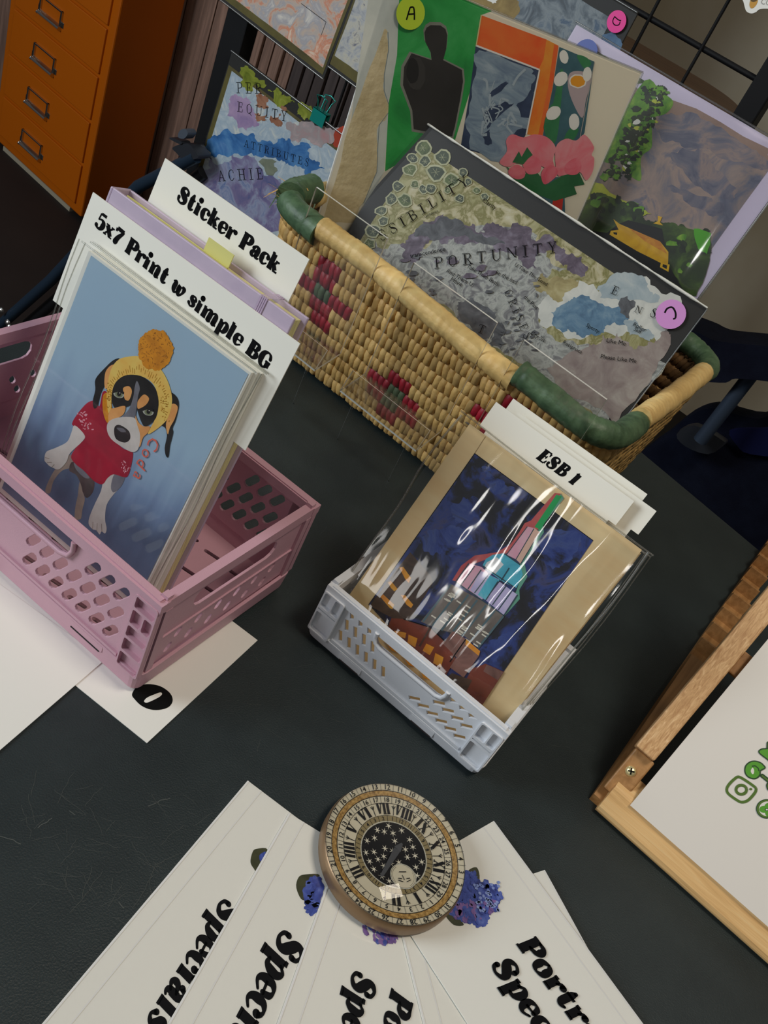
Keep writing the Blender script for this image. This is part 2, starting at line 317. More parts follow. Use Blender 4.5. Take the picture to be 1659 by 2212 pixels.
GL = {
 'S': (.60, [('c', [(.47, .52, .13), (.45, .64, .09), (.30, .715, .08), (.15, .64, .14), (.16, .50, .2), (.30, .38, .22), (.43, .25, .2), (.43, .10, .13), (.26, .02, .08), (.10, .09, .09), (.08, .22, .13)])]),
 't': (.43, [('c', [(.20, .66, .10), (.18, .5, .18), (.18, .16, .19), (.25, .05, .12), (.37, .09, .07)]), ('l', [(.04, .47, .07), (.36, .47, .07)])]),
 'i': (.38, _stem(.17, 0, .51) + [('l', [(.18, .68, .2), (.182, .68, .2)])]),
 'c': (.48, [('c', [(.41, .37, .16), (.37, .46, .1), (.27, .50, .07), (.13, .42, .14), (.11, .25, .19), (.16, .09, .14), (.28, .03, .08), (.42, .12, .06)])]),
 'k': (.60, _stem(.16, 0, .76) + [('l', [(.22, .22, .06), (.42, .44, .09)]), ('l', [(.34, .47, .07), (.54, .47, .07)]), ('l', [(.30, .32, .13), (.45, .08, .18)]), ('l', [(.36, .035, .07), (.60, .035, .07)])]),
 'e': (.50, [('l', [(.14, .26, .06), (.40, .28, .06)]), ('c', [(.43, .27, .1), (.40, .43, .13), (.27, .50, .07), (.13, .42, .14), (.11, .25, .19), (.16, .09, .14), (.28, .03, .08), (.44, .13, .06)])]),
 'r': (.50, _stem(.16, 0, .51) + [('c', [(.24, .34, .06), (.32, .45, .09), (.43, .42, .17)])]),
 'P': (.64, _cap(.19) + [('c', [(.28, .70, .07), (.46, .67, .12), (.53, .53, .2), (.46, .38, .13), (.26, .34, .07)])]),
 'a': (.54, [('c', [(.12, .37, .14), (.20, .48, .08), (.30, .47, .12), (.37, .38, .18), (.37, .12, .18), (.45, .04, .09), (.52, .07, .06)]), ('c', [(.34, .30, .06), (.16, .24, .12), (.11, .13, .16), (.19, .04, .1), (.35, .12, .06)])]),
 '5': (.56, [('l', [(.15, .69, .1), (.45, .70, .11)]), ('l', [(.13, .70, .06), (.11, .40, .06)]), ('c', [(.11, .40, .06), (.28, .46, .08), (.42, .37, .17), (.43, .2, .2), (.34, .06, .12), (.2, .03, .08), (.09, .12, .15)])]),
 'x': (.56, [('l', [(.11, .45, .17), (.43, .07, .17)]), ('l', [(.43, .46, .07), (.10, .06, .07)]), ('l', [(.02, .48, .06), (.22, .48, .06)]), ('l', [(.34, .48, .06), (.52, .48, .06)]), ('l', [(.02, .035, .06), (.20, .035, .06)]), ('l', [(.33, .035, .06), (.54, .035, .06)])]),
 '7': (.54, [('l', [(.08, .66, .14), (.48, .66, .14)]), ('c', [(.46, .62, .1), (.28, .3, .17), (.22, .08, .21)]), ('l', [(.07, .50, .08), (.07, .66, .1)])]),
 'n': (.66, _stem(.16, 0, .51) + [('c', [(.22, .36, .06), (.34, .48, .09), (.46, .40, .18), (.46, .07, .19)]), ('l', [(.34, .035, .07), (.62, .035, .07)])]),
 'w': (.74, [('c', [(.03, .47, .07), (.14, .46, .16), (.14, .2, .18), (.22, .05, .11), (.36, .14, .07), (.40, .46, .16), (.40, .2, .18), (.48, .05, .11), (.62, .18, .08), (.66, .40, .15), (.58, .46, .12)])]),
 's': (.44, [('c', [(.36, .37, .12), (.32, .46, .08), (.22, .495, .07), (.12, .42, .13), (.15, .33, .16), (.27, .25, .16), (.34, .15, .14), (.28, .06, .09), (.18, .03, .07), (.07, .13, .12)])]),
 'm': (.96, _stem(.16, 0, .51) + [('c', [(.22, .36, .06), (.34, .48, .09), (.46, .40, .18), (.46, .07, .19)]), ('l', [(.34, .035, .07), (.60, .035, .07)]), ('c', [(.52, .36, .06), (.64, .48, .09), (.76, .40, .18), (.76, .07, .19)]), ('l', [(.64, .035, .07), (.92, .035, .07)])]),
 'p': (.58, _stem(.16, -.22, .51) + [('c', [(.22, .38, .06), (.34, .49, .09), (.46, .40, .16), (.47, .22, .19), (.38, .06, .12), (.24, .06, .06)])]),
 'l': (.38, _stem(.17, 0, .76)),
 'B': (.66, _cap(.19) + [('c', [(.30, .70, .07), (.46, .66, .12), (.49, .54, .17), (.42, .41, .1), (.26, .38, .06)]), ('c', [(.26, .38, .06), (.48, .34, .12), (.54, .2, .2), (.46, .07, .12), (.28, .035, .07)])]),
 'G': (.72, [('c', [(.56, .50, .12), (.5, .64, .1), (.36, .705, .07), (.18, .6, .16), (.13, .37, .21), (.2, .12, .15), (.36, .03, .08), (.5, .1, .1)]), ('l', [(.53, .30, .18), (.53, .08, .18)]), ('l', [(.38, .33, .07), (.66, .33, .07)])]),
 'E': (.64, _cap(.19) + [('l', [(.2, .7, .07), (.5, .7, .07)]), ('l', [(.5, .68, .1), (.53, .50, .05)]), ('l', [(.26, .38, .06), (.42, .38, .06)]), ('l', [(.42, .47, .06), (.42, .29, .06)]), ('l', [(.2, .035, .07), (.53, .035, .07)]), ('l', [(.53, .05, .1), (.57, .24, .05)])]),
 '1': (.46, _cap(.22, top=False) + [('l', [(.06, .6, .06), (.2, .69, .1)])]),
 'o': (.55, [_o]), 'O': (.72, [('c', [(x * 1.3, y * 1.4, w) for x, y, w in _o[1]])]),
 'R': (.68, _cap(.19) + [('c', [(.28, .70, .07), (.46, .67, .12), (.52, .54, .2), (.46, .40, .13), (.26, .37, .07)]), ('l', [(.34, .36, .12), (.54, .06, .18)]), ('l', [(.46, .035, .07), (.66, .035, .07)])]),
 'T': (.64, _cap(.31, top=False) + [('l', [(.06, .69, .08), (.56, .69, .08)]), ('l', [(.05, .68, .06), (.05, .52, .05)]), ('l', [(.57, .68, .06), (.57, .52, .05)])]),
 'U': (.74, [('c', [(.18, .68, .2), (.18, .25, .2), (.26, .07, .14), (.40, .03, .08), (.55, .12, .08), (.58, .3, .07), (.58, .68, .07)]), ('l', [(.02, .7, .06), (.34, .7, .06)]), ('l', [(.47, .7, .06), (.69, .7, .06)])]),
 'N': (.76, [('l', [(.14, .68, .08), (.14, .06, .07)]), ('l', [(.16, .66, .19), (.56, .08, .19)]), ('l', [(.60, .68, .07), (.60, .06, .08)]), ('l', [(.02, .7, .06), (.2, .7, .06)]), ('l', [(.02, .035, .06), (.26, .035, .06)]), ('l', [(.48, .7, .06), (.72, .7, .06)])]),
 'I': (.42, _cap(.20)), 'A': (.70, [('l', [(.34, .70, .1), (.12, .05, .07)]), ('l', [(.34, .68, .16), (.56, .06, .2)]), ('l', [(.2, .25, .06), (.46, .25, .06)]), ('l', [(.02, .035, .06), (.24, .035, .06)]), ('l', [(.42, .035, .06), (.70, .035, .06)])]),
 'Y': (.68, [('l', [(.14, .68, .18), (.33, .34, .18)]), ('l', [(.54, .68, .07), (.35, .34, .07)]), ('l', [(.33, .34, .19), (.33, .06, .19)]), ('l', [(.02, .7, .06), (.28, .7, .06)]), ('l', [(.42, .7, .06), (.66, .7, .06)]), ('l', [(.17, .035, .06), (.49, .035, .06)])]),
 'L': (.60, _cap(.19) + [('l', [(.2, .035, .07), (.52, .035, .07)]), ('l', [(.52, .05, .1), (.55, .25, .05)])]),
 'C': (.66, [('c', [(.54, .50, .12), (.5, .64, .1), (.36, .705, .07), (.18, .6, .16), (.13, .37, .21), (.2, .12, .15), (.36, .03, .08), (.54, .18, .06)])]),
 'H': (.78, _cap(.19) + _cap(.58) + [('l', [(.2, .37, .06), (.58, .37, .06)])]),
 'V': (.70, [('l', [(.14, .68, .19), (.34, .06, .15)]), ('l', [(.56, .68, .06), (.36, .06, .08)]), ('l', [(.02, .7, .06), (.3, .7, .06)]), ('l', [(.44, .7, .06), (.68, .7, .06)])]),
 'X': (.70, [('l', [(.14, .66, .19), (.54, .08, .19)]), ('l', [(.54, .68, .06), (.14, .06, .06)]), ('l', [(.02, .7, .06), (.28, .7, .06)]), ('l', [(.42, .7, .06), (.66, .7, .06)]), ('l', [(.02, .035, .06), (.26, .035, .06)]), ('l', [(.40, .035, .06), (.68, .035, .06)])]),
 'Q': (.72, [('c', [(x * 1.3, y * 1.4, w) for x, y, w in _o[1]]), ('l', [(.34, .12, .08), (.62, -.10, .1)])]),
 'D': (.72, _cap(.19) + [('c', [(.28, .70, .07), (.5, .62, .13), (.58, .37, .2), (.5, .11, .13), (.28, .035, .07)])]),
 'F': (.60, _cap(.19) + [('l', [(.2, .7, .07), (.5, .7, .07)]), ('l', [(.5, .68, .1), (.53, .50, .05)]), ('l', [(.26, .38, .06), (.42, .38, .06)]), ('l', [(.42, .47, .06), (.42, .29, .06)])]),
 ' ': (.30, []),
}
def text_width(s): return sum(GL[c][0] for c in s)
def glyph_text(s, size, weight=1.0, shear=0.0, wide=1.0, track=0.0, serif=1.0, tall=1.0):
    """-> list of quads/triangles as 2D polygons, baseline at y=0, starting x=0"""
    P = []; x0 = 0.0
    def tr(x, y): return ((x0 + x * wide + y * shear) * size, y * size * tall)
    for ch in s:
        adv, S = GL[ch]
        for kind, pts in S:
            q = catmull([tuple(p) for p in pts], False, 5) if kind == 'c' else pts
            ws = [max(p[2] * (weight if p[2] > .085 else serif), 0.02) for p in q]
            L = []
            for i, p in enumerate(q):
                a, b = q[max(0, i - 1)], q[min(len(q) - 1, i + 1)]
                dx, dy = b[0] - a[0], b[1] - a[1]; l = math.hypot(dx, dy) or 1
                L.append((-dy / l, dx / l))
            for i in range(len(q) - 1):
                a, b, na, nb, wa, wb = q[i], q[i + 1], L[i], L[i + 1], ws[i] / 2, ws[i + 1] / 2
                P.append([tr(a[0] + na[0] * wa, a[1] + na[1] * wa), tr(b[0] + nb[0] * wb, b[1] + nb[1] * wb), tr(b[0] - nb[0] * wb, b[1] - nb[1] * wb), tr(a[0] - na[0] * wa, a[1] - na[1] * wa)])
            if kind == 'c' or ws[0] > .15 and len(q) == 2 and abs(q[0][0] - q[1][0]) + abs(q[0][1] - q[1][1]) < .01:
                for p, w in ((q[0], ws[0]), (q[-1], ws[-1])):
                    P.append([tr(p[0] + w / 2 * math.cos(k * PI / 5), p[1] + w / 2 * math.sin(k * PI / 5)) for k in range(10)])
        x0 += adv * wide + track
    return P
FONT_CACHE = {}
def font_polys(s, size, bold=0.0):
    """small plain lettering from the built-in typeface -> triangles in 2D"""
    k = (s, round(bold, 4))
    if k not in FONT_CACHE:
        cu = bpy.data.curves.new('tmp', 'FONT'); cu.body = s; cu.size = 1.0; cu.offset = bold; cu.resolution_u = 2
        o = bpy.data.objects.new('tmp', cu); COL.objects.link(o)
        dg = bpy.context.evaluated_depsgraph_get(); me = bpy.data.meshes.new_from_object(o.evaluated_get(dg))
        V = [(v.co.x, v.co.y) for v in me.vertices]; F = [tuple(p.vertices) for p in me.polygons]
        FONT_CACHE[k] = (V, F); bpy.data.objects.remove(o); bpy.data.curves.remove(cu); bpy.data.meshes.remove(me)
    V, F = FONT_CACHE[k]
    return [(x * size, y * size) for x, y in V], F
def put_text(art, s, q0, q1, m, weight=1.0, shear=0.0, fat=True, size=None, track=0.0, flip=1, serif=1.0, wide=1.0, fit=True, tall=1.0):
    """lettering whose baseline runs from photo point q0 to q1 on the art's sheet; size fits the run unless given"""
    a, b = Vector(art.S.px(*q0)), Vector(art.S.px(*q1)); d = b - a; L = d.length; d.normalize(); n = Vector((-d.y, d.x)) * flip
    art.d += art.step
    if fat:
        if size is None: size = L / (text_width(s) * wide + track * len(s))
        for q in glyph_text(s, size, weight, shear, wide, track, serif, tall):
            art.add([art.S.at(*(a + d * x + n * y), art.d) for x, y in q], [tuple(range(len(q)))], m)
    else:
        V, F = font_polys(s, 1.0); w = max(x for x, y in V)
        k = size or L / w; kx = L / w if fit else k
        art.add([art.S.at(*(a + d * (x * kx) + n * (y * k)), art.d) for x, y in V], F, m)
# ================================================================== the room
WHITE = mat('white_card', rgb(206, 203, 197), 0.55)
BLACK = mat('black_ink', (0.010, 0.010, 0.010, 1), 0.7, spec=0.0)
INK = mat('printed_ink', (0.010, 0.010, 0.011, 1), 0.8, spec=0.0)
TABLE = mat('dark_tabletop', (0.015, 0.0235, 0.0255, 1), 0.47, col2=(0.023, 0.034, 0.036, 1), scale=14, bump=0.25, bscale=900, spec=0.4)
STEEL = mat('chrome', (0.55, 0.53, 0.5, 1), 0.22, metal=1)
ACRYLIC = clear('acrylic', (0.98, 0.98, 0.97, 1), gloss=0.03, edge=0.28, rough=0.02)
EDGE = mat('acrylic_edge', (0.72, 0.72, 0.66, 1), 0.15, coat=0.5)
FILM = clear('sleeve_film', gloss=0.035, edge=0.35, rough=0.06, bump=0.06, bscale=14)
FILMW = clear('wrinkled_film', gloss=0.10, edge=0.6, rough=0.05, bump=0.35, bscale=16, stretch=(1, 1, 1))
FILMR = clear('rippled_film', gloss=0.085, edge=0.45, rough=0.06, bump=0.16, bscale=24, stretch=(3, 1, .6))
FILMB = clear('heavy_film', gloss=0.16, edge=0.5, rough=0.06, bump=0.14, bscale=14)
FEDGE = clear('film_edge', (0.80, 0.80, 0.76, 1), gloss=0.12, edge=0.5, rough=0.3)
b = MB(); b.box((-4.5, -3.5, -.80), (3.5, 3.2, -.75), mat('dark_floor', (0.008, 0.005, 0.004, 1), 0.7, col2=(0.014, 0.009, 0.007, 1), scale=3, bump=.1))
o = b.build('floor'); tag(o, kind='structure')
b = MB(); b.box((-4.5, 3.0, -.75), (3.5, 3.12, 1.75), mat('beige_wall', rgb(96, 89, 74, 4.6), 0.8, col2=rgb(104, 99, 88, 4.6), scale=2.2, bump=.1, bscale=200))
o = b.build('wall_back'); tag(o, kind='structure')
# slatted wood panelling on the left half
b = MB(); br = mat('panel_wood', rgb(86, 66, 56, 2.5), 0.6, cols=[(0.25, rgb(66, 50, 43, 2.5)), (0.5, rgb(84, 64, 54, 2.5)), (0.75, rgb(108, 84, 72, 2.5))], scale=9, stretch=(9, 9, .5), dist=.5)
dk = mat('panel_wood_dark', rgb(52, 44, 42, 1.6), 0.6, cols=[(0.3, rgb(44, 36, 34, 1.6)), (0.7, rgb(62, 52, 50, 1.6))], scale=9, stretch=(9, 9, .5))
b.box((-2.6, 1.935, -.75), (-1.04, 1.97, 1.4), mat('panel_gap', (0.012, 0.008, 0.007, 1), 0.8))
x = -2.6; i = 0
while x < -1.08:
    w = .100 if x < -1.66 else .0342
    b.box((x + .0025, 1.915 if i % 2 else 1.918, -.75), (x + w - .0035, 1.935, 1.4), br if x < -1.43 else dk); x += w; i += 1
o = b.build('wall_left', bevel=.0015); tag(o, kind='structure')

# ------------------------------------------------------------------ the dark table
def edge_line(x): return 1.0165 - 0.145 * x
TL, TLn = Vector((-.585, .40)), Vector((-.60, .62))
t = thing('display_table', 'dark grey-green table carrying the baskets, crates and cards', 'table', (0, .4, -.75))
top = MB()
out = [(-.45, -.55), (.95, -.75), (1.05, edge_line(1.05)), (-.49, edge_line(-.49)), (-.555, edge_line(-.5) - .07), (-.56, .55), (-.56, .40), (-.555, .2)]
V, F = plate_with_holes([(x, y) for x, y in out], [], .024, .003)
top.add([(v[0], v[2], -v[1]) for v in V], F, TABLE)
sc = top; rs = random.Random(5); SCR = mat('table_scratches', (0.075, 0.085, 0.08, 1), .6)
def scratch(x, y, L, a, w=.0004):
    p = [(x + L * k / 5 * math.cos(a) + rs.uniform(-1, 1) * L * .04, y + L * k / 5 * math.sin(a) + rs.uniform(-1, 1) * L * .04) for k in range(6)]
    for (x0, y0), (x1, y1) in zip(p[:-1], p[1:]):
        d = Vector((x1 - x0, y1 - y0)); n = Vector((-d.y, d.x)).normalized() * w / 2
        sc.add([(x0 + n.x, y0 + n.y, .00015), (x1 + n.x, y1 + n.y, .00015), (x1 - n.x, y1 - n.y, .00015), (x0 - n.x, y0 - n.y, .00015)], [(0, 1, 2, 3)], SCR)
for a, c in (((318, 1742), (368, 1722)), ((0, 1806), (46, 1822)), ((82, 1788), (112, 1768)), ((256, 1950), (268, 1962)), ((150, 1752), (162, 1760))):
    p, q = onz(*a), onz(*c); scratch(p.x, p.y, (q - p).length, math.atan2(q.y - p.y, q.x - p.x), .0005)
for k in range(55):
    p = onz(rs.uniform(40, 420), rs.uniform(1700, 1990)); scratch(p.x, p.y, rs.uniform(.006, .022), rs.uniform(0, 3.1), .00018)
for k in range(45):
    p = onz(rs.uniform(480, 1250), rs.uniform(1150, 1700)); scratch(p.x, p.y, rs.uniform(.006, .02), rs.uniform(0, 3.1), .00016)
top.build('tabletop', t)
lg = mat('black_metal', (0.015, 0.015, 0.016, 1), .4, metal=.3)
for x, y in ((-.48, .0), (.85, -.6), (.9, .82), (-.48, .95)):
    b = MB(); b.tube([(x, y, -.024), (x, y, -.75)], .018, lg, 12); b.build('leg', t)

# ------------------------------------------------------------------ orange drawer cabinet on the floor
OR = mat('orange_steel', rgb(206, 102, 3, .76), .42, spec=.3)
cd = math.radians(-5); cu_, cv_ = Vector((math.cos(cd), math.sin(cd), 0)), Vector((-math.sin(cd), math.cos(cd), 0))
c0 = Vector((-1.785, 1.697, -.75))
cf = lambda p: c0 + cu_ * p[0] + cv_ * p[1] + Vector((0, 0, p[2]))
cab = thing('drawer_cabinet', 'tall orange steel drawer cabinet with metal label-holder pulls', 'cabinet', c0 + cu_ * -.22 + cv_ * .09)
b = MB(); b.box((-.43, 0, .012), (0, .185, 1.10), OR, cf); b.build('body', cab, bevel=.004)
b = MB(); b.box((-.38, .0, -.0), (-.05, .17, .012), mat('pale_foot', rgb(150, 140, 120, 1.2), .6), cf); b.build('plinth', cab)
zs = [.02, .03]; z = .035; k = 0
while z < 1.02:
    h_ = .113
    d = MB(); d.box((-.40, -.006, z + .0025), (-.028, .02, z + h_ - .0025), OR, cf); o = d.build('drawer', cab, bevel=.002)
    hz = z + .040; hx = -.243
    m = MB(); w2, h2 = .048, .036
    m.box((hx - w2, -.012, hz + h2 - .004), (hx + w2, -.005, hz + h2), STEEL, cf); m.box((hx - w2, -.012, hz - .004), (hx - w2 + .006, -.005, hz + h2), STEEL, cf)
    m.box((hx + w2 - .006, -.012, hz - .004), (hx + w2, -.005, hz + h2), STEEL, cf)
    pr = [(-.006, .002), (-.015, -.002), (-.018, -.006), (-.014, -.010), (-.006, -.010)]
    vs = []; n = len(pr)
    for s in (-1, 1):
        for (y, zz) in pr: vs.append(cf((hx + s * w2, y, hz + zz)))
    fs = [(i, (i + 1) % n, n + (i + 1) % n, n + i) for i in range(n - 1)] + [tuple(range(n)), tuple(range(n, 2 * n))[::-1]]
    m.add(vs, fs, STEEL); m.box((hx - w2 - .008, -.008, hz - .002), (hx - w2, -.005, hz + .012), STEEL, cf); m.box((hx + w2, -.008, hz - .002), (hx + w2 + .008, -.005, hz + .012), STEEL, cf)
    m.build('label_pull', o, bevel=.001)
    z += h_ + .004

# ------------------------------------------------------------------ folding camp chairs
NAVY = mat('navy_canvas', (0.003, 0.004, 0.012, 1), .9, col2=(0.005, 0.007, 0.018, 1), scale=30, bump=.4, bscale=500, spec=.15)
BLUE = mat('blue_canvas', (0.003, 0.005, 0.040, 1), .9, spec=.2)
TUBE = mat('blue_grey_tube', (0.06, 0.085, 0.13, 1), .35, metal=.4)
PLAST = mat('black_plastic', (0.016, 0.018, 0.024, 1), .45)
def slab_poly(b, pts, Y, th, m, lean=0.0):
    """soft-edged canvas piece: outline given in photo points on the upright plane y = Y, thickness th behind it"""
    P = [ony(x, y, Y) for x, y in catmull(pts, True, 3)]; n = len(P); zc = sum(p.z for p in P) / n
    P = [p + Vector((0, (p.z - zc) * lean, 0)) for p in P]
    c = sum(P, Vector()) / n
    rings = [[c + (p - c) * k + Vector((0, d, 0)) for p in P] for k, d in ((.97, 0), (1, th * .3), (1, th * .7), (.97, th))]
    v = [q for r in rings for q in r]; f = []
    for i in range(3):
        for k in range(n): f.append((i * n + k, i * n + (k + 1) % n, (i + 1) * n + (k + 1) % n, (i + 1) * n + k))
    b.add(v, f, m, True); b.poly(rings[0], m); b.poly(rings[-1], m)
ch = thing('camp_chair', 'folding camp chair with navy canvas and blue-grey pole behind the table', 'chair', (0.02, 1.75, -.75))
b = MB(); slab_poly(b, [(1440, 705), (1500, 716), (1540, 735), (1600, 744), (1659, 752), (1720, 770), (1720, 840), (1659, 826), (1590, 818), (1570, 826), (1520, 822), (1470, 818), (1430, 800)], 1.66, .10, NAVY, .25); b.build('armrest', ch)
b = MB(); slab_poly(b, [(1370, 1000), (1405, 960), (1440, 935), (1490, 895), (1535, 880), (1580, 892), (1640, 905), (1700, 885), (1760, 900), (1800, 1240), (1560, 1200), (1420, 1080)], 1.80, .05, NAVY, .1); b.build('seat', ch)
b = MB(); slab_poly(b, [(1575, 930), (1640, 925), (1720, 930), (1720, 985), (1620, 982), (1590, 962)], 1.785, .01, BLUE); b.build('cup_pocket', ch)
pole = MB(); p0, p1 = ony(1650, 775, 1.70), ony(1512, 952, 1.70); pole.tube([p0, p1], .0135, TUBE, 14); pole.build('pole', ch)
b = MB(); slab_poly(b, [(1460, 938), (1500, 918), (1560, 950), (1565, 962), (1530, 982), (1480, 965)], 1.735, .02, PLAST); b.build('joint_plate', ch)
for k in (-.12, .32):
    b = MB(); b.tube([(k, 1.86, -.20), (k - .05, 1.92, -.75)], .011, TUBE, 10); b.build('leg', ch)
for k in (-.05, .38):
    b = MB(); b.tube([(k - .1, 1.86, -.30), (k, 1.55, -.75)], .011, TUBE, 10); b.build('leg', ch)
c2 = thing('camp_chair', 'folded camp chair frame of dark blue tube beside the orange cabinet', 'chair', (-1.25, 1.2, -.75))
DT = mat('dark_blue_tube', (0.018, 0.035, 0.06, 1), .35, metal=.3)
b = MB(); b.tube([ony(424, 338, 1.2), ony(300, 402, 1.2), ony(110, 605, 1.2), ony(-10, 712, 1.2) ], .0115, DT, 12); b.build('frame_tube', c2)
b = MB(); b.tube([ony(440, 372, 1.23), ony(60, 700, 1.23), (-1.40, 1.23, -.75)], .012, mat('black_tube', (0.008, 0.008, 0.01, 1), .4), 12); b.build('frame_tube', c2)
b = MB(); slab_poly(b, [(372, 318), (405, 309), (424, 330), (428, 342), (398, 346), (380, 330)], 1.19, .03, PLAST); b.build('clip_body', c2)
b = MB(); slab_poly(b, [(388, 282), (399, 278), (406, 288), (397, 300), (384, 296)], 1.185, .02, mat('grey_plastic', (0.07, 0.085, 0.11, 1), .4)); slab_poly(b, [(366, 300), (370, 297), (392, 306), (389, 312)], 1.188, .02, PLAST); b.build('clip_tab', c2)
for x, y in ((17, 668), (31, 694), (34, 703)):
    p = ony(x, y, 1.20); b = MB(); lathe(b, [(0, .006), (.006, .004), (.008, 0)], (0, 0, 0), STEEL, 12, lambda q: p + Vector((q.x, -.016 - q.z, q.y))); b.build('bolt', c2)

# ------------------------------------------------------------------ rounded brown table beyond the grid
t2 = thing('side_table', 'brown wooden table with rounded corner behind the wire grid', 'table', (-.77, 2.2, -.75))
V, F = plate_with_holes(rrect(-1.02, 2.02, -.50, 2.36, .165, 10), [], .03, .004); b = MB()
b.add([(v[0], v[2], .2 - v[1]) for v in V], F, mat('brown_wood', rgb(92, 66, 46, 1.4), .5, cols=[(.3, rgb(78, 55, 38, 1.4)), (.7, rgb(98, 72, 50, 1.4))], scale=6, stretch=(1, 12, 1))); b.build('tabletop', t2, wn=True)
for x, y in ((-.90, 2.12), (-.68, 2.12), (-.90, 2.28), (-.68, 2.28)):
    b = MB(); b.box((x - .025, y - .025, -.75), (x + .025, y + .025, .17), MATS['brown_wood']); b.build('leg', t2)

# ------------------------------------------------------------------ black grid stand
GB = mat('black_powder_coat', (0.006, 0.006, 0.007, 1), .6, spec=.2)
GY = 1.25
g = thing('grid_stand', 'black metal grid stand with square wire mesh hung with prints', 'display stand', (-.67, GY, -.75))
for x0, x1 in ((-1.077, -1.031), (-.2895, -.262)):
    b = MB(); b.box((x0, GY - .01, -.75), (x1, GY + .02, .95), GB); b.build('post', g, bevel=.002)
for k in range(1, 11):
    x = -.2895 - .0770 * k
    b = MB(); b.tube([(x, GY, .12 if k not in (7,) else -.30), (x, GY, .95)], .0022, GB, 8); b.build('wire', g)
for k in range(-1, 8):
    z = .369 + .0762 * k
    b = MB(); b.tube([(-1.04, GY + .004, z), (-.28, GY + .004, z)], .0036, GB, 8); b.build('wire', g)
for z in (-.70, .93):
    b = MB(); b.tube([(-1.04, GY + .004, z), (-.28, GY + .004, z)], .008, GB, 8); b.build('crossbar', g)
# ================================================================== woven straw basket
STRAW = mat('straw', rgb(182, 146, 86, 1.4), .6, cols=[(.25, rgb(152, 116, 62, 1.4)), (.5, rgb(182, 146, 86, 1.4)), (.8, rgb(200, 168, 106, 1.4))], scale=45, bump=.5, bscale=160, stretch=(1, 1, 1))
STRAW2 = mat('straw_dark', rgb(150, 120, 70, 1.4), .7, col2=rgb(170, 138, 84, 1.4), scale=60, bump=.4, bscale=160)
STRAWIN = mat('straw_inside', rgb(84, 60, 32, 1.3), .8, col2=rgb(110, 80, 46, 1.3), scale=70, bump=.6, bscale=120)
GREEN = mat('green_straw', rgb(66, 92, 62, 1.2), .5, cols=[(.3, rgb(50, 74, 50, 1.2)), (.7, rgb(88, 114, 82, 1.2))], scale=60, stretch=(1, 1, 1), bump=.3, bscale=140)
GREEND = mat('green_straw_dark', rgb(58, 72, 48, 1.3), .6, col2=rgb(74, 88, 60, 1.3), scale=60)
REDS = mat('red_straw', rgb(150, 16, 38, 1.4), .5, col2=rgb(112, 10, 28, 1.4), scale=70)
RIMW = mat('rim_straw', rgb(200, 170, 110, 1.4), .5, cols=[(.3, rgb(182, 148, 88, 1.4)), (.6, rgb(204, 174, 114, 1.4)), (.85, rgb(216, 192, 136, 1.4))], scale=40, bump=.35, bscale=130)
BZ = .150
B0 = (-.478, .728, -.122, .985, .035)      # base x0 y0 x1 y1 corner radius
B1 = (-.497, .699, -.107, 1.013, .036)     # centre line of the rim
def loop_pt(R, s):
    """point and outward normal on a rounded rectangle, s in 0..1 starting at the middle of the front, going right"""
    x0, y0, x1, y1, r = R; a, c = x1 - x0 - 2 * r, y1 - y0 - 2 * r; q = PI * r / 2
    segs = [a / 2, q, c, q, a, q, c, q, a / 2]; P = sum(segs); d = (s % 1.0) * P
    k = 0
    while d > segs[k]: d -= segs[k]; k += 1
    mx = (x0 + x1) / 2
    if k == 0: return (mx + d, y0), (0, -1)
    if k == 8: return (x0 + r + d, y0), (0, -1)
    if k == 2: return (x1, y0 + r + d), (1, 0)
    if k == 4: return (x1 - r - d, y1), (0, 1)
    if k == 6: return (x0, y1 - r - d), (-1, 0)
    cx, cy, a0 = {1: (x1 - r, y0 + r, -PI / 2), 3: (x1 - r, y1 - r, 0), 5: (x0 + r, y1 - r, PI / 2), 7: (x0 + r, y0 + r, PI)}[k]
    t = a0 + d / r; return (cx + r * math.cos(t), cy + r * math.sin(t)), (math.cos(t), math.sin(t))
def bpt(s, v):
    (ax, ay), (nx, ny) = loop_pt(B0, s); (bx, by), (mx, my) = loop_pt(B1, s); k = v + .25 * math.sin(PI * v) * .35
    return Vector((ax + (bx - ax) * k, ay + (by - ay) * k, BZ * v + .0048)), Vector((nx + (mx - nx) * v, ny + (my - ny) * v, .05)).normalized()
bk = thing('woven_basket', 'rectangular woven straw basket with green corner wraps holding the large prints', 'basket', ((B0[0] + B0[2]) / 2, (B0[1] + B0[3]) / 2, 0))
per = 1.33; ROWS = 10; NST = 196
motif = []
for mx, my in ((712, 632), (846, 862), (1098, 908)):
    p = ony(mx, my, .712); best = min(((bpt(s / 1200, v / 60)[0] - p).length, s / 1200, v / 60) for s in list(range(0, 220)) + list(range(980, 1200)) for v in range(0, 60))
    motif.append((best[1] if best[1] < .5 else best[1] - 1, best[2]))
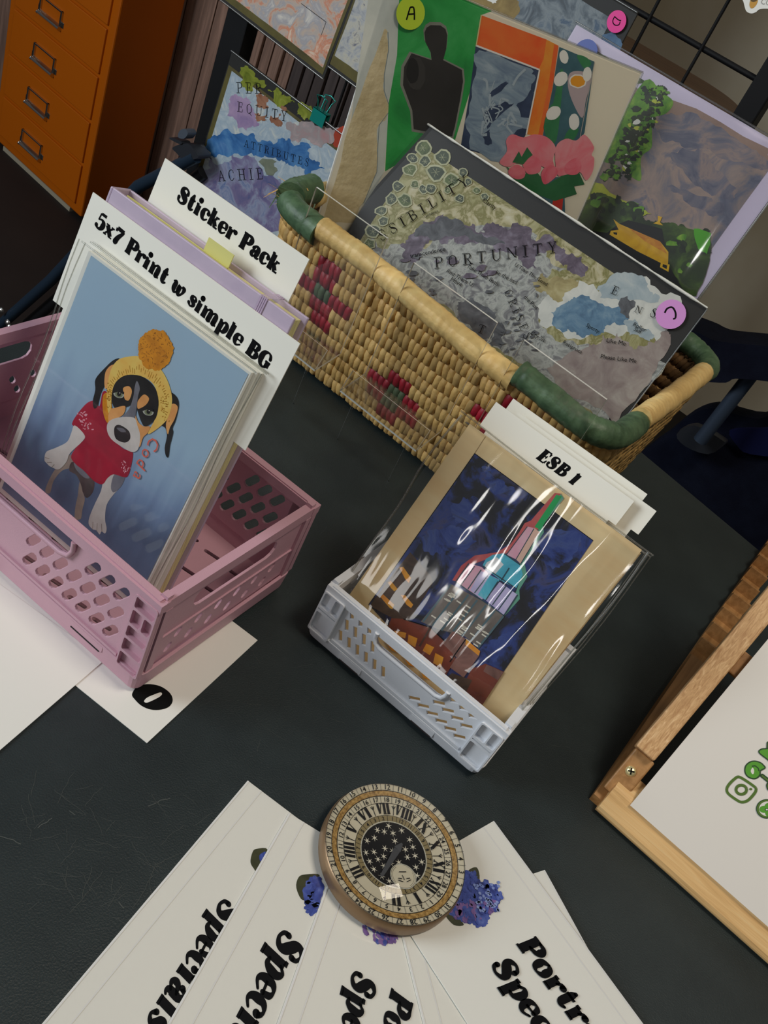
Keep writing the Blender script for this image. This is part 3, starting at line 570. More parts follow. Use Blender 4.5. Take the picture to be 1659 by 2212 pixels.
# wall core, then rows of puffed stitches lying on it
b = MB(); NS = 120; vs = []; fs = []
for i in range(NS):
    for v in (0, .33, .66, 1): p, n = bpt(i / NS, v); vs.append(p)
for i in range(NS):
    for k in range(3): a = i * 4 + k; c = ((i + 1) % NS) * 4 + k; fs.append((a, c, c + 1, a + 1))
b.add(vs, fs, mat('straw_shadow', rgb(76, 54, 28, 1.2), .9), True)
rs = random.Random(3)
def stitch(b, c, ax, up, nn, L, Hh, D, m):
    n1, n2 = 6, 4; v = []; f = []
    for j in range(n2 + 1):
        t = PI * j / n2 - PI / 2; r = math.cos(t) ** .7 if 0 < j < n2 else 0.0; z = math.sin(t)
        for i in range(n1): a = 2 * PI * i / n1; v.append(c + up * (z * Hh) + ax * (r * L * math.cos(a)) + nn * (r * D * math.sin(a)))
    for j in range(n2):
        for i in range(n1): f.append((j * n1 + i, j * n1 + (i + 1) % n1, (j + 1) * n1 + (i + 1) % n1, (j + 1) * n1 + i))
    b.add(v, f, m, True)
for r in range(ROWS):
    v = (r + .5) / ROWS * .955
    for i in range(NST):
        s = (i + .5 * (r % 2) + rs.uniform(-.15, .15)) / NST
        p, n = bpt(s, v); p2, _ = bpt(s + .003, v); ax = (p2 - p).normalized(); up = n.cross(ax).normalized() * -1
        if up.z < 0: up = -up
        sd = s if s < .5 else s - 1; m = STRAW if rs.random() < .72 else STRAW2
        for ms, mv in motif:
            ds = (sd - ms) * per; dv = (v - mv) * BZ
            if abs(ds) < .0105 and abs(dv) < .0085: m = GREEND
            elif (abs(ds) < .033 and abs(dv) < .0095) or (abs(ds) < .0135 and abs(dv) < .030): m = REDS
        lean = -.06 + rs.uniform(-.14, .14); upl = (up + ax * lean).normalized()
        stitch(b, p + n * .002, ax, upl, n, .0055, .0100 + rs.uniform(-.0006, .0010), .0048 + rs.uniform(0, .0014), m)
b.build('woven_wall', bk)
b = MB(); vs = []
inn = [loop_pt((B0[0] + .008, B0[1] + .008, B0[2] - .008, B0[3] - .008, .03), i / NS)[0] for i in range(NS)]
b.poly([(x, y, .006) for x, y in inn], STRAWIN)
for r in range(ROWS):                                     # inner face, same stitches seen from inside
    v = (r + .5) / ROWS * .955
    for i in range(0, NST):
        s = (i + .3) / NST
        if .07 < s < .58 or s > .66:
            p, n = bpt(s, v); p2, _ = bpt(s + .003, v); ax = (p2 - p).normalized(); up = n.cross(ax).normalized() * -1
            if up.z < 0: up = -up
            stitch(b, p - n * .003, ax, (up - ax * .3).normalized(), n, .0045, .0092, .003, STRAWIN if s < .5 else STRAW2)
b.build('lining', bk)
# wrapped rim: straw lengths and four green corners
def rim(name, s0, s1, m, seed, r0=.0108):
    rr = random.Random(seed); n = max(8, int(abs(s1 - s0) * per / .0022)); pts = []; rad = []
    for i in range(n + 1):
        (x, y), _ = loop_pt(B1, s0 + (s1 - s0) * i / n); pts.append((x, y, BZ + .004 * math.sin(i * .035 + seed)))
        rad.append(r0 * (1 + .02 * math.sin(i * 1.9) + .03 * math.sin(i * .31 + seed) + rr.uniform(-.028, .028)))
    b = MB(); b.tube(pts, rad, m, 14); return b.build(name, bk)
a_, c_, r_ = B1[2] - B1[0] - .072, B1[3] - B1[1] - .072, PI * .036 / 2; PP = 2 * (a_ + c_) + 4 * r_
fr = (a_ / 2) / PP; cr = r_ / PP; sdl = c_ / PP
k0 = fr - .045                                         # green starts on the front, wraps the corner
rim('rim_straw', -(fr - .018), k0, RIMW, 1); rim('rim_green', k0, fr + cr + .028, GREEN, 2, .0118)
rim('rim_straw', fr + cr + .028, fr + cr + sdl - .012, RIMW, 3); rim('rim_green', fr + cr + sdl - .012, fr + 2 * cr + sdl + .03, GREEN, 4, .0116)
rim('rim_straw', fr + 2 * cr + sdl + .03, 1 - fr - 2 * cr - sdl - .02, RIMW, 5); rim('rim_green', 1 - fr - 2 * cr - sdl - .02, 1 - fr - 2 * cr - sdl + .02, GREEN, 6, .0116)
rim('rim_straw', 1 - fr - 2 * cr - sdl + .02, 1 - fr - cr - .016, RIMW, 7, .0116); rim('rim_green', 1 - fr - cr - .016, 1 - fr - cr * .62, GREEN, 8, .0138)
rim('rim_straw', 1 - fr - cr * .62, 1 - fr - cr * .42, STRAW2, 10, .0095); rim('rim_green', 1 - fr - cr * .42, 1 - fr + .018, GREEN, 9, .0132)
b = MB(); rs = random.Random(9)
(cx, cy), (nx, ny) = loop_pt(B1, 1 - fr - cr * .6)
for k in range(34):                                     # frayed ends at the left front corner
    a = rs.uniform(2.6, 5.4); L = rs.uniform(.008, .022); p = Vector((cx + rs.uniform(-.014, .02), cy + rs.uniform(-.012, .016), BZ + rs.uniform(-.006, .012)))
    q = p + Vector((math.cos(a) * L, math.sin(a) * L, rs.uniform(-.012, .006))); d = (q - p).normalized(); w = d.cross(Vector((0, 0, 1))).normalized() * rs.uniform(.0006, .0014)
    b.add([p - w, p + w, q + w * .3, q - w * .3], [(0, 1, 2, 3)], GREEN if k % 2 else STRAW)
b.build('frayed_ends', bk)

# ================================================================== clear acrylic stands in front of the basket
def acrylic(x0, x1, zt, label):
    """back panel leaning at the basket, shelf coming forward, short upturned lip, on thin legs"""
    th = .0022; prof = [(.689, zt), (.690, .064), (.656, .054), (.664, .075)]
    t = thing('acrylic_stand', label, 'stand', ((x0 + x1) / 2, .67, 0), group='clear acrylic stands')
    for i, nm in enumerate(['back_panel', 'shelf', 'lip']):
        (y0, z0), (y1, z1) = prof[i], prof[i + 1]; d = Vector((0, y1 - y0, z1 - z0)).normalized(); n = Vector((0, d.z, -d.y)) * th / 2
        b = MB(); P = [Vector((x, y, z)) + n * k for k in (-1, 1) for x, y, z in ((x0, y0, z0), (x1, y0, z0), (x1, y1, z1), (x0, y1, z1))]
        b.add(P, [(0, 1, 2, 3), (4, 5, 6, 7)], ACRYLIC)
        b.add(P, [(1, 2, 6, 5), (3, 0, 4, 7)] + ([(0, 1, 5, 4)] if i == 0 else []) + ([(2, 3, 7, 6)] if i else []), EDGE)
        b.build(nm, t)
    for x in (x0 + .012, x1 - .015):
        b = MB(); b.tube([(x, .668, .056), (x, .668, 0)], .0013, ACRYLIC, 6); b.build('leg', t)
    return t
acrylic(-.450, -.364, .188, 'clear acrylic stand half hidden behind the sticker sign')
acrylic(-.3315, -.2385, .184, 'clear acrylic stand in the middle, over the red flower of the basket')
P_, Q_ = ony(1131, 737, .69), ony(1315, 858, .69)
acrylic(P_.x, Q_.x, (P_.z + Q_.z) / 2, 'clear acrylic stand half hidden behind the white crate prints')
# ================================================================== folding plastic crates
def crate(name, label, P0, yaw, L, D, Hh, m, big, loc_z=0.0):
    """local frame: x to the left of the near right corner (negative), y towards the back, z up"""
    cy, sy = math.cos(yaw), math.sin(yaw)
    fr = lambda p: Vector((P0[0] + p[0] * cy - p[1] * sy, P0[1] + p[0] * sy + p[1] * cy, loc_z + p[2]))
    t = thing(name, label, 'crate', fr((-L / 2, D / 2, 0)), yaw)
    th = .0019; bh = .020 if big else .0125
    b = MB(); hs = []                                   # base tray with slotted floor
    if big:
        for i in range(9):
            for j in range(5): hs.append(slot(-L + .035 + i * .024, .022 + j * .028, .016, .0034, .15))
    V, F = plate_with_holes(rrect(-L + .003, .003, -.003, D - .003, .006), hs, .003, 0)
    b.add([(v[0], v[2], .004 - v[1]) for v in V], F, m)
    rings = []
    for (o_, z) in ((.0035, 0), (0.0, .004), (-.0012, bh), (.0015, bh), (.003, .004)):
        rings.append([(x, y, z) for x, y in rrect(-L + o_, o_, -o_, D - o_, max(.006 - o_, .004), 4)])
    n = len(rings[0]); b.add([p for r in rings for p in r], [(i * n + k, i * n + (k + 1) % n, (i + 1) * n + (k + 1) % n, (i + 1) * n + k) for i in range(4) for k in range(n)], m, False)
    b.build('base', t, fr=fr, bevel=.0006)
    def panel(nm, W_, flip, holes, hand, corner, rails=True, low=bh):
        """long side: plate with slots, hand hole, corner boxes with pockets, thick rim; local (x 0..W_, z)"""
        ow = [(.0, low - .003), (W_, low - .003), (W_, Hh - .004), (.0, Hh - .004)]
        V, F = plate_with_holes(ow, holes + ([hand] if hand else []), th, .0004)
        b = MB(); b.add(V, F, m)
        rd = .0052 if big else .0036
        b.box((-.0005, -rd * .55, Hh - .0085), (W_ + .0005, rd, Hh - .001), m) ; b.box((.003, -rd * .2, Hh - .001), (W_ - .003, rd * .8, Hh), m)
        if rails:
            b.box((corner + .002, -.0016, low + .0005), (W_ - corner - .002, 0, low + .0028), m)
            for s in (corner * .6 + .02, W_ - corner * .6 - .02 - .03):
                b.box((s, -.0022, low - .0065), (s + .030 * (1 if big else .7), -.0008, low - .0015), m)
                b.box((s + .002, -.0026, low - .0075), (s + .028 * (1 if big else .7), -.0020, low - .0068), DARKGAP)
        if hand:
            xs = [p[0] for p in hand]; zs_ = [p[1] for p in hand]; x0, x1, z0, z1 = min(xs), max(xs), min(zs_), max(zs_)
            pts = [(x0 - .0012, -.002, z1)] + [(p[0], -.001, p[1]) for p in slot((x0 + x1) / 2, (z0 + z1) / 2, x1 - x0 + .002, z1 - z0 + .002, 0)[::-1] if p[1] < (z0 + z1) / 2 + .001] + [(x1 + .0012, -.002, z1)]
            b.tube(sorted(pts, key=lambda p: p[0]), .0018, m, 8)
        return b
    def corner_box(b, x0, x1, z0, z1, rows, y0=-.0035):
        """framed box with pockets, ladder-like"""
        w = .0011; hs = []; n = len(rows) - 1
        for i in range(n):
            za, zb = z0 + (z1 - z0) * rows[i] + w, z0 + (z1 - z0) * rows[i + 1] - w
            cuts = [(x0 + w, x1 - w)] if i not in split else [(x0 + w, x0 + (x1 - x0) * .55 - w / 2), (x0 + (x1 - x0) * .55 + w / 2, x1 - w)]
            for xa, xb in cuts: hs.append(rrect(xa, za, xb, zb, min(.0014, (zb - za) * .3), 2))
        V, F = plate_with_holes(rrect(x0, z0, x1, z1, .0015, 2), hs, abs(y0) + .0015, 0)
        b.add([(v[0], v[1] + y0, v[2]) for v in V], F, m); b.box((x0, .0004, z0), (x1, th, z1), m)
    W = L
    if big:
        A = math.radians(58); hol = []
        for r, zz, n0, n1 in ((0, .0692, 0, 3), (1, .0516, 0, 7), (2, .034, 0, 7)):
            for k in range(n0, n1):
                xr = -.0308 - .0124 * k
                hol.append(slot(W + xr, zz, .0170, .0060, A)); hol.append(slot(-xr, zz, .0170, .0060, -A))
        for k in range(3): pass
        hand = [(W - x if False else x, z) for x, z in slot(W / 2, .0715, .110, .017, 0, 5)]; cw = .0185
        rows = [0, .22, .42, .60, .82, 1]; split = (3,)
    else:
        A = 1.05; hol = []
        for zz, a0, n0 in ((.0468, .0247, 3), (.0346, .0253, 4), (.0222, .0249, 6)):
            for k in range(n0):
                xr = a0 + .00815 * k
                hol.append(slot(W - xr, zz, .0092, .0030, .62, sq=True)); hol.append(slot(xr, zz, .0092, .0030, PI - 1.17, sq=True))
        hand = slot(W / 2, .0455, .062, .0105, 0, 5); cw = .0185; rows = [0, .52, .60, 1]; split = (2,)
    # front and back long panels
    for nm, y, s in (('front_panel', 0.0, 1), ('back_panel', D, -1)):
        b = panel(nm, W, s, hol, hand, cw)
        lo = bh - .002
        corner_box(b, 0.0002, cw, lo, Hh - .006, rows if True else rows); corner_box(b, W - cw, W - .0002, lo, Hh - .006, rows)
        g = (lambda p: fr((p[0] - L, y + p[1] + .001, p[2]))) if s == 1 else (lambda p: fr((-p[0], y - p[1] - .001, p[2])))
        b.build(nm, t, fr=g)
    # short folding sides
    Ws = D - 2 * th - .006; hs = []
    if big:
        for zz, n0 in ((.0395, 6), (.0285, 6)):
            for k in range(n0): hs.append(slot(.020 + k * .0195 + (.006 if zz > .035 else 0), zz, .0085, .0048, PI / 3))
        hand2 = slot(Ws / 2, .066, .085, .016, 0, 5)
    else:
        for k in range(5): hs.append(slot(.02 + k * .016, .024, .008, .003, PI / 3, sq=True))
        hand2 = slot(Ws / 2, .040, .05, .009, 0, 5)
    for s, x in ((1, -th * .5), (-1, -L + th * .5)):
        V, F = plate_with_holes([(0, bh), (Ws, bh), (Ws, Hh - .005), (0, Hh - .005)], hs + [hand2], .002, .0003)
        b = MB(); b.add(V, F, m); b.box((-.002, -.002, Hh - .010), (Ws + .002, .0045, Hh - .0008), m)
        b.box((0, -.0012, Hh * .52 if big else Hh * .5), (Ws, .0, Hh * .52 + .0014 if big else Hh * .5 + .001), m)
        for xa in (.0, Ws - .006): b.box((xa, -.0022, bh), (xa + .006, .003, Hh - .01), m)
        for xa in (-.001, Ws - .004): b.box((xa, -.001, Hh - .002), (xa + .005, .004, Hh + .0022), m)      # hinge lugs
        g = (lambda p: fr((x - p[1], th + .003 + p[0], p[2]))) if s == 1 else (lambda p: fr((x + p[1], D - th - .003 - p[0], p[2])))
        if s == 1: g = lambda p: fr((x - p[1] - .001, th + .003 + p[0], p[2]))
        b.build('side_panel', t, fr=g, bevel=.0005)
    return t
DARKGAP = mat('dark_gap', (0.03, 0.022, 0.024, 1), .8)
PINK = mat('pink_plastic', rgb(186, 145, 158, 1.25), .45, bump=.12, bscale=1400, spec=.35)
GREYW = mat('pale_grey_plastic', rgb(196, 198, 202, 1.35), .42, bump=.1, bscale=1400, spec=.35)
crate('plastic_crate', 'dusty pink slotted plastic crate standing on white papers', (-.2097, .3155), math.radians(3.1), .2560, .158, .0895, PINK, True, .0012)
crate('plastic_crate', 'small pale grey slotted plastic crate holding the tower pictures', (-.0165, .4599), math.radians(2.0), .1605, .1175, .057, GREYW, False)
# ================================================================== big prints in the basket
BOARD = mat('black_board', (0.022, 0.021, 0.019, 1), .5)
def wc(name, stops, scale, k=1.6, rough=.45, dist=1.2, detail=8, stretch=(1, 1, 1)):
    """watercolour wash: noise ramp through several pigments"""
    return mat(name, rgb(*stops[0][1], k), rough, cols=[(p, rgb(*c, k)) for p, c in stops], scale=scale, detail=detail, dist=dist, stretch=stretch)
def flat(name, c, k=1.6, rough=.45, c2=None, scale=60, stretch=(1, 1, 1)):
    return mat(name, rgb(*c, k), rough, col2=rgb(*c2, k) if c2 else None, scale=scale, stretch=stretch)
def sticker(name, parent, sheet, px, r, d, m, strokes, w=.0009):
    c = sheet.px(*px); b = MB(); n = 28
    b.add([sheet.at(c[0] + r * math.cos(2 * PI * k / n), c[1] + r * math.sin(2 * PI * k / n), d) for k in range(n)], [tuple(range(n))], m)
    b.add([sheet.at(c[0] + r * math.cos(2 * PI * k / n), c[1] + r * math.sin(2 * PI * k / n), d - .0003) for k in range(n)], [tuple(range(n))], m)
    o = b.build('round_sticker', parent); a = Art(sheet, d + .0001)
    for s in strokes: a.line(catmull(s, False, 4) if len(s) > 2 else s, w, BLACK)
    a.build('letter', o); return o
# ---- print C: map of words on a black board
S = Sheet((-.2900, .7420, .0095), 5.0, 25.0, 1.3); w, h = .335, .2525
t = thing('map_print', 'wide painted word map on black board with lilac sticker, foremost in the basket', 'art print', S.o)
slab('board', t, S, -w / 2, w / 2, 0, h, .003, BOARD)
Z = zf(780, 260, 2.242); a = Art(S)
CR = wc('map_cream', [(.25, (178, 172, 138)), (.40, (150, 146, 104)), (.5, (116, 112, 62)), (.58, (168, 160, 124)), (.75, (190, 186, 164))], 52, 1.3)
MG = wc('map_grey', [(.28, (88, 88, 86)), (.42, (132, 134, 130)), (.52, (164, 166, 160)), (.6, (118, 118, 118)), (.72, (84, 82, 86))], 75, 1.3)
MP = wc('map_plum', [(.3, (58, 48, 60)), (.5, (92, 80, 94)), (.7, (128, 120, 134))], 60, 1.3)
MD = wc('map_charcoal', [(.3, (52, 52, 56)), (.6, (92, 94, 98)), (.8, (116, 118, 120))], 70, 1.3)
MBl = wc('map_blue', [(.3, (62, 90, 116)), (.5, (88, 120, 144)), (.7, (122, 146, 160))], 55, 1.3)
ML = wc('map_light_blue', [(.3, (132, 148, 156)), (.6, (160, 170, 172)), (.8, (178, 182, 178))], 55, 1.3)
MR = wc('map_rose', [(.25, (116, 100, 98)), (.5, (140, 128, 122)), (.7, (158, 150, 142))], 45, 1.3)
MO = wc('map_ochre', [(.3, (120, 108, 66)), (.55, (156, 144, 100)), (.75, (176, 168, 128))], 50, 1.3)
HALO = wc('map_halo', [(.3, (150, 152, 116)), (.7, (178, 178, 146))], 60, 1.2); LV = wc('map_leaf', [(.3, (58, 70, 44)), (.6, (98, 112, 66))], 90, 1.05); LV2 = wc('map_leaf_dark', [(.3, (46, 54, 44)), (.6, (82, 92, 72))], 90, 1.05)
u0, u1, v0, v1 = -w / 2 + .017, w / 2 - .018, .004, h - .019
a.uvp([(u0, v0), (u1, v0), (u1, v1), (u0, v1)], CR)
a.p(jag(Z([(40, 560), (190, 600), (420, 560), (760, 540), (900, 640), (1000, 720), (860, 760), (900, 860), (860, 960), (900, 1030), (1100, 1080), (1240, 1100), (1480, 1180), (1190, 1480), (840, 1240), (600, 1090), (240, 840), (60, 720)]), 22, 3, 2), MG)
a.p(jag(Z([(880, 870), (1000, 800), (1150, 830), (1300, 740), (1440, 820), (1560, 920), (1430, 1070), (1240, 1050), (1000, 1060), (880, 1000)]), 18, 3, 4), wc('map_white', [(.3, (176, 178, 172)), (.7, (204, 204, 196))], 40, 1.3))
a.p(jag(Z([(190, 600), (260, 540), (300, 490), (400, 455), (470, 490), (540, 500), (600, 545), (620, 500), (680, 510), (760, 495), (820, 520), (860, 580), (920, 560), (970, 620), (1000, 650), (1070, 660), (1095, 730), (1060, 755), (1000, 700), (940, 660), (870, 640), (850, 720), (780, 690), (700, 640), (640, 610), (560, 600), (450, 570), (380, 580), (300, 620), (250, 690), (200, 660)]), 12, 3, 5), MP)
a.p(jag(Z([(255, 560), (300, 500), (400, 465), (500, 510), (610, 570), (700, 600), (560, 590), (440, 560), (330, 570)]), 9, 3, 8), MD)
a.p(jag(Z([(820, 780), (880, 740), (960, 760), (1060, 770), (1000, 830), (930, 870), (860, 830)]), 14, 3, 6), MO)
a.p(jag(Z([(1140, 820), (1260, 740), (1380, 780), (1400, 830), (1440, 880), (1300, 870), (1200, 860)]), 12, 3, 7), ML)
a.p(jag(Z([(920, 930), (1000, 880), (1040, 860), (1120, 870), (1250, 900), (1300, 950), (1280, 990), (1180, 1000), (1150, 1040), (1060, 1045), (1000, 1010), (945, 1010)]), 10, 3, 9), MBl)
a.p(jag(Z([(1245, 890), (1290, 850), (1330, 880), (1300, 960), (1270, 940)]), 8, 2, 1), MD)
a.p(jag(Z([(1270, 980), (1340, 980), (1420, 1040), (1400, 1070), (1300, 1040)]), 10, 3, 3), ML)
a.p(jag(Z([(1090, 1100), (1165, 1070), (1175, 1040), (1240, 1030), (1320, 1110), (1420, 1080), (1470, 1020), (1500, 1050), (1380, 1290), (1240, 1470), (1050, 1350), (900, 1200)]), 14, 3, 11), MR)
a.p(jag(Z([(470, 880), (540, 860), (660, 930), (650, 1000), (600, 1060), (540, 1010), (480, 950)]), 10, 3, 12), MD)
a.p(jag(Z([(640, 980), (690, 990), (680, 1120), (620, 1080)]), 10, 3, 13), MD)
for i, (x, y, r) in enumerate([(300, 135, 32), (250, 185, 22), (395, 180, 33), (235, 240, 28), (310, 200, 24), (362, 252, 38), (262, 312, 18), (302, 335, 20), (150, 382, 26), (212, 388, 30), (100, 440, 24), (180, 320, 24), (440, 290, 34), (495, 255, 18), (480, 380, 20), (560, 340, 16), (110, 490, 22), (60, 540, 30), (40, 600, 24), (340, 330, 22), (520, 300, 16), (420, 340, 14), (600, 370, 16), (20, 640, 22)]):
    a.p(Z(blob(x, y, r * 1.28, r * 1.16, 11, .18, i)), HALO, up=(i == 0))
    a.p(Z(blob(x, y, r, r * .9, 11, .22, i)), LV2 if i % 3 else LV, up=True)
    for k in range(3): an = 1.1 * k + i; a.line(Z([(x - r * .6 * math.cos(an), y - r * .6 * math.sin(an)), (x + r * .5 * math.cos(an), y + r * .5 * math.sin(an))]), .0003, HALO, up=(k == 0))
for i in range(26):
    r_ = random.Random(i); a.p(Z(blob(r_.uniform(660, 860), r_.uniform(800, 1130), r_.uniform(6, 20), r_.uniform(4, 11), 8, .4, i)), MD, up=(i == 0))
for i in range(16):
    r_ = random.Random(90 + i); a.p(Z(blob(r_.uniform(180, 640), r_.uniform(640, 860), r_.uniform(8, 30), r_.uniform(6, 16), 9, .4, i)), MP if i % 2 else MD, up=(i == 0))
def words(art, z, items, m=INK):
    for s, p0, p1, kind in items:
        q0, q1 = z([p0, p1])
        if kind == 'c': put_text(art, s, q0, q1, m, weight=.34, serif=.55, track=.22)
        else: put_text(art, s, q0, q1, m, fat=False)
words(a, Z, [('PORTUNITY', (355, 722), (975, 640), 'c'), ('SSIBILITY', (100, 590), (545, 300), 'c'), ('CRISES', (690, 830), (800, 1080), 'c'),
             ('U Take The Good', (742, 705), (898, 803), 's'), ('Take Them Both', (512, 712), (660, 802), 's'), ('ke the bad', (650, 742), (752, 796), 's'), ('And There U', (412, 735), (536, 806), 's'), ('Have', (432, 776), (486, 806), 's'),
             ('the Past', (786, 860), (850, 920), 's'), ('Cry Sis', (820, 1036), (886, 1076), 's'), ('Reciproca', (976, 1080), (1066, 1132), 's'), ('Like Me', (1186, 1074), (1280, 1092), 's'), ('Please Like Me', (1158, 1152), (1332, 1176), 's'),
             ('Roller', (1314, 994), (1376, 1026), 's'), ('Sk8', (1318, 1018), (1352, 1034), 's'), ('Sporty', (1088, 998), (1150, 1032), 's'), ('Clarity', (586, 394), (650, 436), 's'), ('confidence', (310, 474), (376, 444), 's'), ('transcendence', (240, 668), (410, 634), 's')])
for s, p in (('E', (1205, 838)), ('N', (1320, 928)), ('S', (1392, 948)), ('T', (560, 1025))):
    q = Z([p, (p[0] + 34, p[1] + 14)]); put_text(a, s, q[0], q[1], INK, weight=.4, serif=.6)
a.build('artwork', t)
film('sleeve', t, S, -w / 2 - .001, w / 2 + .001, 0, h + .001, .0022, FILM, .0004, 3)
b = MB(); r_ = random.Random(4)
pts = [S.at(-w / 2 + (w) * k / 40, h + .0006, .0018 + r_.uniform(-.0004, .0008)) for k in range(41)]
b.tube(pts, [.0011 + r_.uniform(-.0004, .0006) for _ in pts], EDGE, 6); b.build('sleeve_fold', t); b = MB(); b.tube([S.at(w / 2 + .0006, h * k / 6, .0015) for k in range(7)], .0007, FEDGE, 6); b.build('sleeve_fold', t)  # pale opaque colour on the top fold paints in its bright glint
sticker('c', t, S, (1449, 680), .0134, .0036, flat('lilac_sticker', (172, 118, 172), 1.5), [[(1436, 677), (1441, 668), (1452, 665), (1459, 676), (1459, 688), (1454, 690)]], .0016)

# ---- print A: cut-paper style collage picture
SA = Sheet((-.376, .848, .0065), 47.3, 10.8, -.13); w, h = .2735, .352
t = thing('collage_print', 'tall collage picture with black figure, pink flowers and lime sticker A', 'art print', SA.o)
slab('sheet', t, SA, -w / 2, w / 2, 0, h, .0025, WHITE)
Z = zf(760, 0, 2.514); Z2 = zf(420, 0, 2.963); a = Art(SA); E_ = .0016
a.uvp([(-w / 2 + E_, E_), (w / 2 - E_, E_), (w / 2 - E_, h - E_), (-w / 2 + E_, h - E_)], flat('collage_cream', (206, 200, 180), 1.45))
BG = mat('collage_paper', rgb(184, 170, 132), .75, cols=[(.3, rgb(170, 156, 118)), (.7, rgb(192, 178, 142))], scale=40, bump=.6, bscale=110)
GW = flat('collage_grey_white', (168, 174, 168), 1.45, c2=(186, 190, 182), scale=30)
GRN = wc('collage_green', [(.3, (22, 110, 48)), (.5, (36, 138, 62)), (.7, (62, 156, 84))], 14, 1.5)
a.p(Z([(110, -160), (262, -160), (260, 0), (250, 300), (205, 520), (200, 640), (175, 930), (90, 1100), (0, 1130), (-60, 1050)]), GW)
a.p(jag(Z2([(1215, 185), (1236, 200), (1240, 320), (1212, 480), (1212, 580), (1242, 670), (1240, 720), (1180, 800), (1172, 920), (1165, 1100), (1080, 1300), (1040, 1420), (820, 1420), (960, 900), (1090, 520)]), 5, 2, 3), BG)
a.line(Z2([(1238, 205), (1242, 320), (1214, 480), (1214, 580), (1244, 670), (1242, 720), (1182, 800), (1174, 920), (1167, 1100), (1082, 1300)]), .0007, flat('collage_line', (112, 126, 130), 1.4))
a.p(Z([(262, -150), (760, 60), (700, 82), (680, 245), (640, 500), (560, 760), (590, 860), (400, 800), (180, 930), (200, 560), (245, 300)]), GRN)
fig = [(390, 170), (402, 142), (425, 128), (480, 130), (508, 150), (518, 185), (512, 260), (495, 322), (600, 376), (606, 440), (590, 540), (560, 690), (545, 745), (330, 705), (322, 600), (285, 500), (270, 460), (276, 360), (318, 284), (430, 322), (425, 280), (395, 222)]
a.p(Z([(445 + (x - 445) * 1.045, 430 + (y - 430) * 1.03) for x, y in fig]), flat('collage_outline', (120, 122, 112), 1.4))
a.p(Z([(447 + (x - 445) * .97, 432 + (y - 430) * .98) for x, y in fig]), mat('collage_black', (0.018, .016, .013, 1), .5, col2=(.034, .031, .027, 1), scale=14))
a.p(Z(blob(350, 400, 50, 90, 16, .05, 1)), mat('collage_dark_grey', (.045, .042, .037, 1), .5)); a.p(Z(blob(330, 385, 34, 70, 16, .05, 1)), mat('collage_black2', (.012, .011, .009, 1), .5))
ORG = wc('collage_orange', [(.3, (206, 74, 26)), (.7, (226, 106, 44))], 20, 1.5); YOR = wc('collage_yellow_orange', [(.3, (216, 96, 24)), (.6, (226, 140, 48)), (.8, (232, 160, 70))], 16, 1.5)
a.p(Z([(702, 82), (1056, 214), (1040, 322), (1020, 378), (674, 246)]), ORG)
a.p(Z([(1056, 214), (1122, 248), (1110, 320), (1088, 480), (1034, 740), (946, 728), (1012, 378), (1040, 322)]), YOR)
a.p(Z([(1098, 240), (1122, 248), (1088, 480), (1034, 740), (1010, 736), (1066, 470)]), ORG)
a.p(Z([(672, 248), (1016, 378), (1000, 460), (944, 730), (860, 880), (590, 800), (640, 500)]), flat('collage_navy', (38, 50, 74), 1.4, c2=(52, 66, 92)))
BRU = wc('collage_brush', [(.3, (88, 106, 128)), (.5, (118, 136, 150)), (.7, (146, 160, 168))], 22, 1.5, stretch=(1, 1, 3))
a.p(jag(Z([(690, 272), (760, 280), (975, 372), (998, 420), (985, 500), (955, 700), (850, 740), (800, 880), (640, 810), (612, 660), (650, 480), (662, 330)]), 8, 2, 5), BRU)
for q in ([(740, 520), (840, 440), (850, 450), (760, 525)], [(720, 610), (830, 550), (880, 560), (790, 640), (735, 700)], [(880, 640), (900, 560), (985, 470), (960, 640)], [(710, 740), (760, 700), (760, 780), (720, 780)]):
    a.p(jag(Z(q), 5, 2, 8), flat('collage_navy', (38, 50, 74)))
a.p(Z(catmull([(745, 715), (790, 640), (880, 570), (915, 620), (900, 665), (800, 715)])), BRU)
for i in range(22):
    r_ = random.Random(i); x, y = r_.uniform(690, 880), r_.uniform(460, 740); q = [(x, y), (x + r_.uniform(-40, 50), y + r_.uniform(-60, 20)), (x + r_.uniform(-30, 70), y + r_.uniform(-90, -20))]; a.line(Z(catmull(q, False, 4)), r_.uniform(.0008, .0026), flat('collage_pale_stroke', (150, 164, 172), 1.4), up=(i % 6 == 0))
a.line(Z([(672, 246), (1018, 378), (946, 730)]), .0015, WHITE); a.line(Z([(702, 80), (674, 246)]), .0012, flat('collage_pale', (190, 186, 130), 1.4))
TEAL = flat('collage_teal', (48, 82, 92), 1.5, c2=(62, 98, 106), scale=30); LF = flat('collage_leaf', (42, 104, 64), 1.5, c2=(56, 120, 76), scale=30)
a.p(Z([(1126, 254), (1316, 334), (1262, 720), (1160, 900), (1050, 780), (1036, 740), (1090, 480)]), TEAL)
for q in ([(1100, 520), (1130, 380), (1150, 400), (1140, 500), (1110, 760), (1060, 740)], [(1220, 300), (1270, 310), (1300, 345), (1260, 370)], [(1040, 690), (1090, 560), (1110, 700), (1090, 790)], [(1180, 700), (1230, 700), (1200, 760), (1150, 760)]): a.p(Z(catmull(q)), LF)
a.p(Z(catmull([(1180, 400), (1225, 385), (1290, 400), (1300, 440), (1270, 540), (1250, 640), (1200, 560), (1172, 470)])), flat('collage_lilac', (162, 148, 150), 1.5))
CRM = flat('collage_petal', (222, 218, 196), 1.5)
a.p(Z(blob(1225, 440, 49, 38, 20, .04, 2)), CRM); a.p(Z(blob(1225, 440, 41, 31, 20, .04, 2)), flat('collage_yolk', (218, 138, 30), 1.5))
